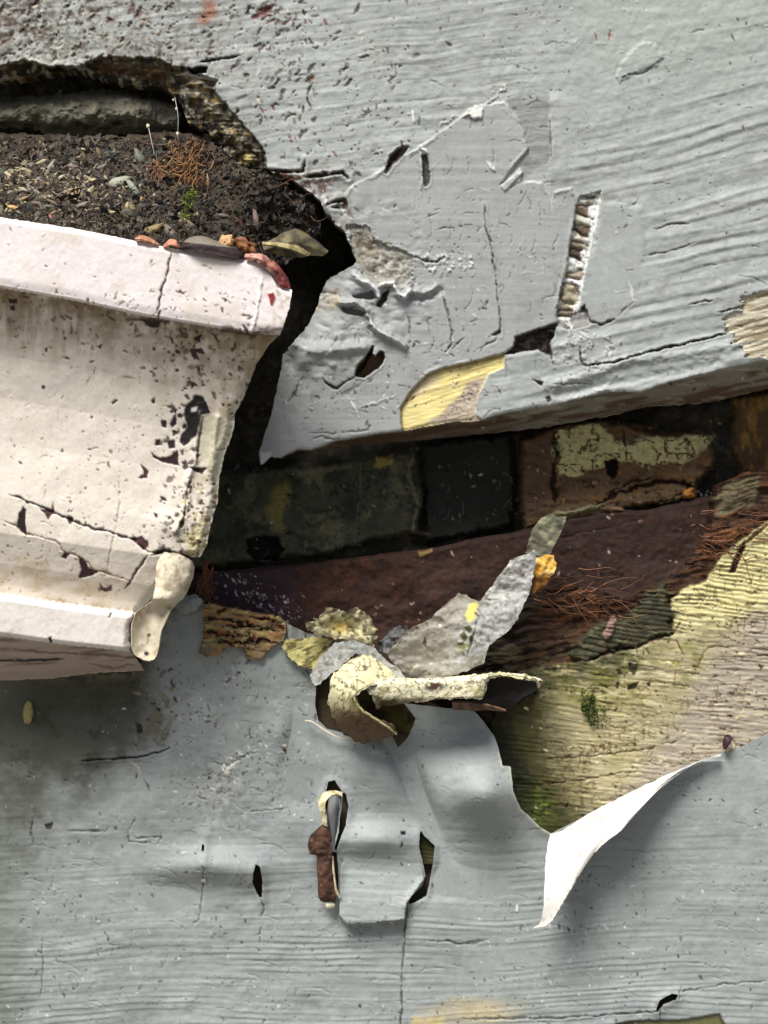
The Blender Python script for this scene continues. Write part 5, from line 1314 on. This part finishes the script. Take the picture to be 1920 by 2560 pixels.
for i in range(7):
    t = i / 6
    lx = np.interp(t, np.linspace(0, 1, 6), [p[0] for p in lef]); ly = np.interp(t, np.linspace(0, 1, 6), [p[1] for p in lef])
    row = []
    for j in range(nT):
        s_ = j / (nT - 1)
        # Coons-like blend: left edge to right tip
        tx, ty = top_e[j]; bx, by = bot_e[j]
        gx = tx + (bx - tx) * t; gy = ty + (by - ty) * t
        w0 = (1 - s_) ** 2.2
        x = gx + (lx - (top_e[0][0] + (bot_e[0][0] - top_e[0][0]) * t)) * w0
        y = gy + (ly - (top_e[0][1] + (bot_e[0][1] - top_e[0][1]) * t)) * w0
        wd_ = math.hypot(bx - tx, by - ty)
        hh = 116 + min(wd_ * .6, 105) * math.sin(min(t * 1.35, 1) * math.pi / 2) + 12 * t
        row.append((x, y, hh))
    rows.append(row)
o = sheet('peeling_flap', rows, M_white, lower, 70, 150, 3, wc, c(160, 167, 168), rough=3.5, wl=70, edge=2.2)
o['label'] = 'white underside of a long triangular paint flap curling down over the grey film'

# dark leaf at the tip of the flap
leaf('leaf_scrap', [[(1808, 1872, 112), (1806, 1858, 118), (1812, 1840, 120), (1824, 1836, 116)], [(1812, 1874, 122), (1818, 1864, 134), (1828, 1852, 130), (1833, 1846, 120)]], c(58, 34, 40), 'dark purple leaf scrap caught at the tip of the white flap', nu=16, nv=20, edge=1)

# ================================================================== LOOSE FLAKES BETWEEN THE BOARDS
# brown splintered wood
L = Layer(470, 1480, 740, 1670)
X, Y = L.X, L.Y
sp = [(497, 1630), (505, 1600), (515, 1560), (505, 1530), (522, 1506), (560, 1518), (593, 1524), (650, 1534), (699, 1541), (716, 1560), (710, 1601), (670, 1626), (652, 1648), (620, 1646), (600, 1622), (560, 1616), (552, 1640), (530, 1636), (515, 1645)]
d = L.sd(sp, 60, 6, 10)
vv = Y - .12 * X
L.h = 124 + 6 * fbm(X / 60, vv / 8, 4, 4, .6) + 7 * fbm(X / 26, Y / 20, 6, 3)
L.col[:] = c(160, 136, 94)
L.paint(sm(0, .4, fbm(X / 50, vv / 7, 4, 4)), c(84, 58, 42), .8)
L.paint(sm(.1, .5, fbm(X / 40, vv / 9, 9, 4)), c(200, 182, 120), .7)
L.paint(sm(.1, .4, fbm(X / 16, Y / 16, 12, 3)), c(160, 100, 66), .6)
for k_, (xa, yy, xb) in enumerate(((505, 1548, 640), (560, 1566, 705), (500, 1580, 600), (600, 1596, 700), (540, 1604, 640), (620, 1545, 700))):
    L.crack([(xa, yy), ((xa + xb) / 2, yy + 3), (xb, yy + 10)], 4, 10, c(46, 32, 28), .9, 12, seed=k_)
L.grit(90, (490, 1505, 720, 1650), 801, pale=(c(226, 214, 150), c(206, 190, 140)), dark=(c(60, 40, 30),), size=(2, 6))
L.paint(sm(.15, .4, fbm(X / 18, Y / 12, 2, 4)), c(112, 112, 96), .7)
r = L.build(d, {0: ('splintered_wood', M_wood, None, None)}, thick=40)
tag(r[0], 'brown splintered piece of wood right of the gutter flap', 'wood piece')

def flake(name, pts, hf, colf, label, cat, thick=7, rough=5, wl=12, wob=4, m=None, extra=None, st=2.5):
    P = np.array(pts)
    L = Layer(P[:, 0].min() - 15, P[:, 1].min() - 15, P[:, 0].max() + 15, P[:, 1].max() + 15, st)
    d = L.sd(pts, 60, wob, 11, 4)
    L.h = hf(L.X, L.Y) + rough * fbm(L.X / wl, L.Y / wl, 5, 4)
    L.col = np.array(colf(L.X, L.Y, L.h)).copy()
    if L.col.shape != L.X.shape + (3,): L.col = np.broadcast_to(L.col, L.X.shape + (3,)).copy()
    if extra: extra(L, d)
    r = L.build(d, {0: (name, m or M_flake, None, None)}, thick=thick, back=True)
    tag(r[0], label, cat)
    return r[0]

# yellow crumbly crust
def ycol(X, Y, H):
    b = np.broadcast_to(c(200, 192, 150), X.shape + (3,)).copy()
    m = sm(-.15, .15, fbm(X / 11, Y / 11, 4, 4))[..., None]; b = b * (1 - m * .85) + c(104, 98, 72) * m * .85
    m = sm(20, 4, np.hypot((X - 852) / 2.0, (Y - 1568)) + 8 * fbm(X / 14, Y / 14, 7, 3))[..., None]; b = b * (1 - m) + c(228, 204, 128) * m
    m = sm(.15, .4, fbm(X / 9, Y / 9, 14, 3))[..., None]; b = b * (1 - m * .6) + c(226, 220, 170) * m * .6
    return b
flake('paint_curl', [(762, 1560), (790, 1545), (819, 1519), (850, 1528), (897, 1521), (922, 1540), (935, 1557), (942, 1586), (932, 1618), (900, 1612), (853, 1598), (800, 1590), (778, 1578)],
      lambda X, Y: 158 + 20 * sm(10, 34, np.hypot((X - 852) / 2.0, Y - 1568)) + 8 * (Y > 1590), ycol, 'rounded yellow crusty paint curl standing above the rolled flap', 'paint flake', rough=8, wl=16, wob=9, extra=lambda L, d: (L.paint(np.exp(-((d + 5) / 6) ** 2), c(104, 98, 78), .85), L.flecks(60, (762, 1519, 942, 1618), (1.5, 5), [c(80, 70, 50), c(232, 226, 180)], seed=7)))
def ycr(X, Y, H):
    b = np.broadcast_to(c(216, 208, 140), X.shape + (3,)).copy()
    m = sm(0, .25, fbm(X / 22, (Y + .35 * X) / 7, 4, 3))[..., None]; return b * (1 - m * .9) + c(96, 86, 52) * m * .9
flake('crackled_flake', [(712, 1600), (760, 1596), (800, 1594), (830, 1604), (862, 1612), (850, 1640), (800, 1690), (770, 1668), (740, 1664), (722, 1640), (705, 1620)],
      lambda X, Y: 132 + .08 * (X - 720) + 0 * Y, ycr, 'pale yellow crackled paint flake with dark cracks below the crusty curl', 'paint flake', rough=6, wl=30, wob=9)
# grey cap left of the strip
def crease(X, Y, s=30):
    return 1 - np.abs(fbm(X / s, Y / s, 6, 2)) * 2.4
def gsp(X, Y, H):
    b = np.broadcast_to(c(178, 180, 178), X.shape + (3,)).copy()
    m = sm(.1, .4, fbm(X / 10, Y / 10, 4, 4))[..., None]; b = b * (1 - m * .75) + c(122, 116, 106) * m * .75
    m = sm(.2, .5, fbm(X / 7, Y / 7, 8, 3))[..., None]; return b * (1 - m * .6) + c(216, 212, 198) * m * .6
flake('grey_flake', [(775, 1690), (790, 1660), (812, 1630), (838, 1606), (862, 1604), (896, 1624), (870, 1650), (846, 1672), (822, 1690), (800, 1712), (786, 1712)],
      lambda X, Y: 168 + .25 * (X - 800) + 0 * Y, gsp, 'small flat grey paint flake left of the rolled yellow flap', 'paint flake', rough=3)
# long speckled strip with its folded left leaf
def strip_h(X, Y):
    t = np.clip((1700 - Y) / 320, 0, 1)
    return 168 + 40 * t + 16 * np.sin(t * 5) + 12 * fbm(X / 60, Y / 40, 3, 3) - 14 * sm(20, -60, X - (1210 + (1500 - Y) * .55)) 
def strip_c(X, Y, H):
    b = gsp(X, Y, H)
    m = sm(30, -30, X - (1190 + (1520 - Y) * .5) + 20 * fbm(X / 20, Y / 20, 3, 3))[..., None] * .75
    return b * (1 - m) + c(158, 152, 138) * m
def strip_x(L, d):
    L.paint(sm(3, -3, L.sd([(1164, 1540), (1172, 1510), (1190, 1502), (1196, 1512), (1186, 1545), (1172, 1556)], 40, 3)), c(240, 222, 120))
    L.crack([(1190, 1512), (1200, 1540), (1180, 1600), (1165, 1650)], 3, 5, c(120, 110, 96), .5, 6)
    for q in ([(1160, 1565), (1172, 1562), (1182, 1572), (1172, 1580)], [(1148, 1586), (1160, 1578), (1168, 1592), (1158, 1600)], [(1142, 1606), (1156, 1602), (1160, 1612), (1148, 1614)], [(1172, 1590), (1180, 1586), (1182, 1600), (1174, 1604)]):
        L.chip(q, -5, c(74, 74, 30), 3)
    L.paint(sm(5, -3, L.sd([(1140, 1620), (1170, 1608), (1176, 1618), (1150, 1626)], 40, 4)), c(206, 210, 160), .8)
    L.flecks(60, (960, 1380, 1340, 1700), (1.5, 5), [c(86, 78, 66), c(226, 222, 206), c(110, 96, 80)], seed=101)
    L.paint(sm(6, -4, L.sd([(1282, 1415), (1310, 1408), (1322, 1428), (1295, 1440)], 40, 6)) * sm(-.2, .2, fbm(L.X / 8, L.Y / 8, 3, 3)), c(110, 86, 82), .7)
    L.crack([(1226, 1480), (1215, 1500), (1245, 1500)], 3, 5, c(110, 96, 84), .7, 3)
    L.paint(np.exp(-((d + 3) / 3.5) ** 2) * sm(0, .3, fbm(L.X / 20, L.Y / 20, 8, 2)), c(120, 108, 88), .6)
flake('paint_strip', [(1337, 1374), (1317, 1387), (1279, 1396), (1254, 1430), (1226, 1469), (1201, 1502), (1190, 1500), (1177, 1493), (1148, 1483), (1119, 1507), (1076, 1546), (1050, 1560), (1018, 1575), (992, 1608), (965, 1633), (1000, 1680), (1020, 1704), (1060, 1704), (1124, 1693), (1180, 1672), (1211, 1655), (1225, 1612), (1269, 1577), (1293, 1551), (1312, 1510), (1324, 1483), (1332, 1445), (1341, 1396)],
      strip_h, strip_c, 'long grey speckled paint strip sticking up in front of the rusty lintel', 'paint flake', extra=strip_x, rough=3, wl=10, thick=4)
flake('dark_flake', [(940, 1612), (958, 1596), (975, 1575), (998, 1566), (1020, 1568), (1008, 1590), (990, 1610), (966, 1636), (950, 1628)],
      lambda X, Y: 170 + .3 * (1600 - Y) * .4 + 0 * X, lambda X, Y, H: mixc(c(126, 126, 128), c(60, 56, 58))(X, Y, H), 'small dark folded flake at the left end of the grey speckled strip', 'paint flake', rough=6, wob=8)
flake('ochre_flake', [(1339, 1394), (1362, 1388), (1384, 1388), (1390, 1412), (1384, 1436), (1366, 1462), (1345, 1476), (1332, 1488), (1330, 1450)],
      lambda X, Y: 168 - .3 * (X - 1340) + 0 * Y, lambda X, Y, H: (lambda t: mixc(c(232, 178, 76), c(246, 214, 140), 10)(X, Y, H) * (1 - t) + c(136, 92, 40) * t)(sm(1425, 1450, Y + 8 * fbm(X / 10, Y / 10, 3, 3))[..., None]),
      'ochre yellow crumbly flake behind the top of the grey speckled strip', 'paint flake', rough=10, wl=16, thick=14)
flake('wood_splinter', [(1355, 1292), (1380, 1286), (1416, 1292), (1404, 1330), (1386, 1366), (1372, 1392), (1340, 1388), (1314, 1384), (1322, 1350), (1334, 1322)],
      lambda X, Y: 120 + .2 * (X - 1310) + 0 * Y, lambda X, Y, H: mixc(c(104, 104, 88), c(150, 148, 120), 20)(X, Y, H), 'grey-green wood splinter bridging from the flaked brick to the speckled strip', 'splinter', rough=9, wl=26, m=M_wood, thick=14)

# rolled flap: cylinder-like roll to the right, cup-shaped curl to the left
def rollc(X, Y, H):
    b = np.broadcast_to(c(240, 236, 204), X.shape + (3,)).copy()
    m = sm(0.12, 0.02, np.abs(fbm(X / 14, Y / 14, 4, 3)))[..., None]; b = b * (1 - m * .85) + c(104, 88, 58) * m * .75
    m = sm(.1, .5, fbm(X / 30, Y / 20, 9, 3))[..., None]; b = b * (1 - m * .6) + c(170, 164, 104) * m * .6
    m = (sm(16, 6, np.hypot((X - 1085) / 2.3, Y - 1716)) * sm(-.3, .1, fbm(X / 8, Y / 8, 4, 3)))[..., None]; b = b * (1 - m) + c(84, 60, 54) * m
    m = (sm(1734, 1756, Y + 6 * fbm(X / 20, Y / 20, 2, 3)) * .85)[..., None]; b = b * (1 - m) + c(112, 92, 70) * m
    m = (sm(1080, 940, X) * sm(1710, 1760, Y) * sm(-.3, .2, fbm(X / 20, Y / 20, 2, 3)))[..., None]; return b * (1 - m) + c(80, 80, 34) * m
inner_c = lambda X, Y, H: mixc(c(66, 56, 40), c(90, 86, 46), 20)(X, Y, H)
o1 = empty('rolled_flap', 1080, 1740, 170, 'rolled-up yellowish crackled paint flap with a dark hollow at its right end', 'paint flake')
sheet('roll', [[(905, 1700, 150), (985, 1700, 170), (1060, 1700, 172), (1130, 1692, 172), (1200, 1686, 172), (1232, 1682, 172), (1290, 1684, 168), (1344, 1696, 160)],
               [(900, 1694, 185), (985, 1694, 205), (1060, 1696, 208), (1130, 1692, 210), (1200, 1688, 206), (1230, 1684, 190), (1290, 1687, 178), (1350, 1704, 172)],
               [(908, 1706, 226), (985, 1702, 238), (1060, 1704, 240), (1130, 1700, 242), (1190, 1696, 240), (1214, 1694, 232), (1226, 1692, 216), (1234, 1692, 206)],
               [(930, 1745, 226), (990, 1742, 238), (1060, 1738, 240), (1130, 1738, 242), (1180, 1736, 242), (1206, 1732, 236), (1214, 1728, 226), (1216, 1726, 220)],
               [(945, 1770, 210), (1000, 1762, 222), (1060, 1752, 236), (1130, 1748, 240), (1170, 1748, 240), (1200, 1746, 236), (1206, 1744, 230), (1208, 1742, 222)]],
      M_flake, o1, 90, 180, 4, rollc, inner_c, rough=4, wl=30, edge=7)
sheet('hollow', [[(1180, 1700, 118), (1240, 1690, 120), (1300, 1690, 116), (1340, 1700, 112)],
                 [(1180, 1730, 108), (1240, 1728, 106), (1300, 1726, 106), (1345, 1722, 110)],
                 [(1180, 1770, 112), (1230, 1775, 112), (1275, 1770, 112), (1310, 1740, 112)]], M_flake, o1, 30, 30, 5, c(16, 14, 12), rough=3)  # near-black sheet painting the shade inside the roll's open end
sheet('roll_edge', [[(1222, 1688, 178), (1260, 1683, 182), (1300, 1685, 180), (1346, 1700, 174), (1351, 1722, 160)], [(1222, 1694, 184), (1260, 1689, 188), (1300, 1691, 186), (1340, 1704, 180), (1346, 1722, 164)]],
      M_flake, o1, 6, 60, 4, mixc(c(226, 222, 186), c(120, 112, 80), 9), rough=2, edge=3)
sheet('pointed_sliver', [[(1130, 1756, 226), (1180, 1758, 228), (1220, 1764, 224), (1265, 1777, 216)], [(1132, 1774, 206), (1180, 1776, 212), (1220, 1776, 214), (1266, 1779, 214)]], M_flake, o1, 10, 40, 5, mixc(c(120, 92, 72), c(80, 60, 50)), rough=2)

o2 = empty('cup_curl', 920, 1770, 170, 'cup-shaped brown and yellow paint curl with a dark hollow left of the rolled flap', 'paint flake')
def cupc(X, Y, H):
    b = np.broadcast_to(c(232, 226, 182), X.shape + (3,)).copy()
    t = sm(1720, 1800, Y + .15 * (X - 850) + 12 * fbm(X / 20, Y / 20, 3, 3))[..., None]; b = b * (1 - t) + c(112, 92, 68) * t
    m = sm(0.12, 0.02, np.abs(fbm(X / 17, Y / 17, 4, 3)))[..., None]; b = b * (1 - m * .85) + c(84, 66, 44) * m * .7
    m = (sm(60, 0, np.hypot(X - 880, (Y - 1750) * 1.2)) * sm(-.1, .3, fbm(X / 20, Y / 20, 9, 3)))[..., None]; return b * (1 - m * .7) + c(96, 98, 44) * m * .7
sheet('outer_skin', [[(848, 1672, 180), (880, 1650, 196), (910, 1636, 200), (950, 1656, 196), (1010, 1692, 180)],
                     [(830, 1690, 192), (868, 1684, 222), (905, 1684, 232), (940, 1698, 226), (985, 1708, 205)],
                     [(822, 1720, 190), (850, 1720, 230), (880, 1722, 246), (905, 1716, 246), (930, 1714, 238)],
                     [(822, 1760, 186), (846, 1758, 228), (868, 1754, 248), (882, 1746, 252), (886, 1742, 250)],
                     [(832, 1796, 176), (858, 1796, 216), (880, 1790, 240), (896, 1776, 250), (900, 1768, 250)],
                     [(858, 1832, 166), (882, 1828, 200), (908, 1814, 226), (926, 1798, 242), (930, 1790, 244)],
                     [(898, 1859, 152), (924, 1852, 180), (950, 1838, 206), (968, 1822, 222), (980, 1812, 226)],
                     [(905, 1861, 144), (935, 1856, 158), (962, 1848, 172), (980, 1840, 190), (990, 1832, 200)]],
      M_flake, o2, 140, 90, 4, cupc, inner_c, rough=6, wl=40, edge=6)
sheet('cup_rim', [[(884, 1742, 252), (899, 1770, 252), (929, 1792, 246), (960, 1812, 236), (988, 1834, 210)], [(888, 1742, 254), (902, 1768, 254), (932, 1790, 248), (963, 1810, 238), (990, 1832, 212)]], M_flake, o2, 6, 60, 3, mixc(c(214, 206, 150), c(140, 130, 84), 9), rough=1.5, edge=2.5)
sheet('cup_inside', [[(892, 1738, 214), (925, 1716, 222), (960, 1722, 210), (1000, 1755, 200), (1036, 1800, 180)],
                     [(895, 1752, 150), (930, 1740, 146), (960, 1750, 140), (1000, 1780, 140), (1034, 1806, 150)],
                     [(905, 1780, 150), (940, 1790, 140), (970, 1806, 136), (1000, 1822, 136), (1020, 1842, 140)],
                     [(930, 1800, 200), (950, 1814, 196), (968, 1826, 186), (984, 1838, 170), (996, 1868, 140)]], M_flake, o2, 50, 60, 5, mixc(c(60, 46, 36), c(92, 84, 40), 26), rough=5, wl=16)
# fold of grey film rising to the roll
flake('grey_flake', [(858, 1606), (880, 1598), (900, 1606), (934, 1618), (962, 1646), (996, 1672), (1022, 1700), (996, 1698), (974, 1684), (950, 1672), (938, 1660), (912, 1648), (900, 1640), (876, 1622)], lambda X, Y: 214 - .16 * (X - 860) + 7 * np.sin(X / 26), gsp, 'long thin grey paint flake folded over the back of the cup-shaped curl', 'paint flake', rough=4, wob=5, thick=4)

# thin pale torn lip beside the cup curl, part of the lower board's film
sheet('torn_lip', [[(762, 1800, 122), (780, 1802, 128), (816, 1824, 132), (850, 1842, 132), (890, 1852, 126)], [(763, 1803, 124), (780, 1806, 130), (814, 1829, 134), (848, 1846, 134), (889, 1855, 128)]], M_white, lower, 6, 50, 2, c(206, 198, 180), rough=1)


# small curl lower down with a brown strip
o3 = empty('curled_sliver', 815, 2120, 130, 'narrow curled sliver, cream at its top and rusty brown below, beside the dark oval tear', 'paint flake')
sheet('cream_top', [[(852, 1980, 120), (830, 1979, 132), (810, 1982, 144), (797, 1998, 150), (799, 2018, 150), (806, 2040, 148), (802, 2062, 144)],
                    [(852, 1992, 124), (834, 1990, 140), (820, 1998, 152), (814, 2014, 156), (816, 2030, 154), (818, 2045, 150), (816, 2066, 146)]], M_flake, o3, 12, 60, 5, mixc(c(226, 220, 184), c(190, 176, 120), 10), rough=1.5, edge=2)
sheet('brown_strip', [[(806, 2062, 148), (776, 2092, 142), (774, 2130, 140), (793, 2138, 140), (795, 2190, 140), (798, 2240, 138), (812, 2254, 134)],
                      [(812, 2064, 156), (804, 2098, 158), (802, 2128, 158), (812, 2140, 156), (814, 2190, 154), (816, 2236, 150), (824, 2252, 142)],
                      [(818, 2068, 150), (826, 2098, 150), (828, 2130, 150), (829, 2150, 148), (834, 2190, 146), (840, 2238, 142), (836, 2256, 136)]], M_rust, o3, 24, 90, 3, lambda X, Y, H: mixc(mixc(c(88, 60, 48), c(56, 40, 35), 12)(X, Y, H), c(116, 84, 64), 7, 9, .2, .5)(X, Y, H), rough=5, edge=2)
sheet('pale_rim', [[(829, 2140, 146), (832, 2180, 146), (836, 2220, 144), (848, 2246, 138)], [(833, 2140, 148), (837, 2180, 148), (842, 2218, 146), (850, 2238, 138)]], M_flake, o3, 6, 40, 3, c(216, 206, 176), rough=1)
b = blob('pale_knob', 825, 2262, 134, 12, 10, 8, c(236, 230, 206), M_flake, None, 0, .3, 3, 12); b.parent = o3; b.location = Vector(b.location) - Vector(o3.location)
# grey sliver inside the oval tear
sheet('inner_sliver', [[(822, 1995, 100), (838, 1986, 106), (850, 1996, 100)], [(818, 2040, 100), (834, 2040, 110), (848, 2040, 100)], [(824, 2100, 100), (834, 2108, 106), (842, 2090, 100)]], M_film, lower, 30, 16, 4, c(140, 142, 144), rough=1)

# cocoon under the gutter
o = blob('cocoon', 70, 1782, 128, 13, 28, 12, c(170, 158, 104), M_leaf, None, .05, .2, 5, 16)
tag(o, 'small tan cocoon stuck on the grimy paint under the gutter', 'cocoon')
# orange crumbs and pale plug beside the gutter end
o = blob('caulk_plug', 470, 1512, 118, 34, 24, 16, c(150, 158, 156), M_film, None, -.5, .3, 6); tag(o, 'pale grey lump of caulk between the gutter flap and the splintered wood', 'caulk')
ls = []; cs = []
for i in range(40):
    x = R.gauss(520, 9); y = R.uniform(1400, 1480); h = 110; a = R.gauss(1.75, .25); l = R.uniform(30, 60); p = []
    for k in range(4):
        p.append((x, y, h + k * 2)); a += R.gauss(0, .25); x += math.cos(a) * l / 3; y += math.sin(a) * l / 3
    ls.append(p); cs.append(R.choice([c(150, 84, 52), c(110, 72, 54), c(90, 70, 60)]))
o = tubes('bark_strand', ls, 2.2, cs, M_leaf)
tag(o, 'thin reddish bark strand hanging beside the cut gutter end', 'bark')
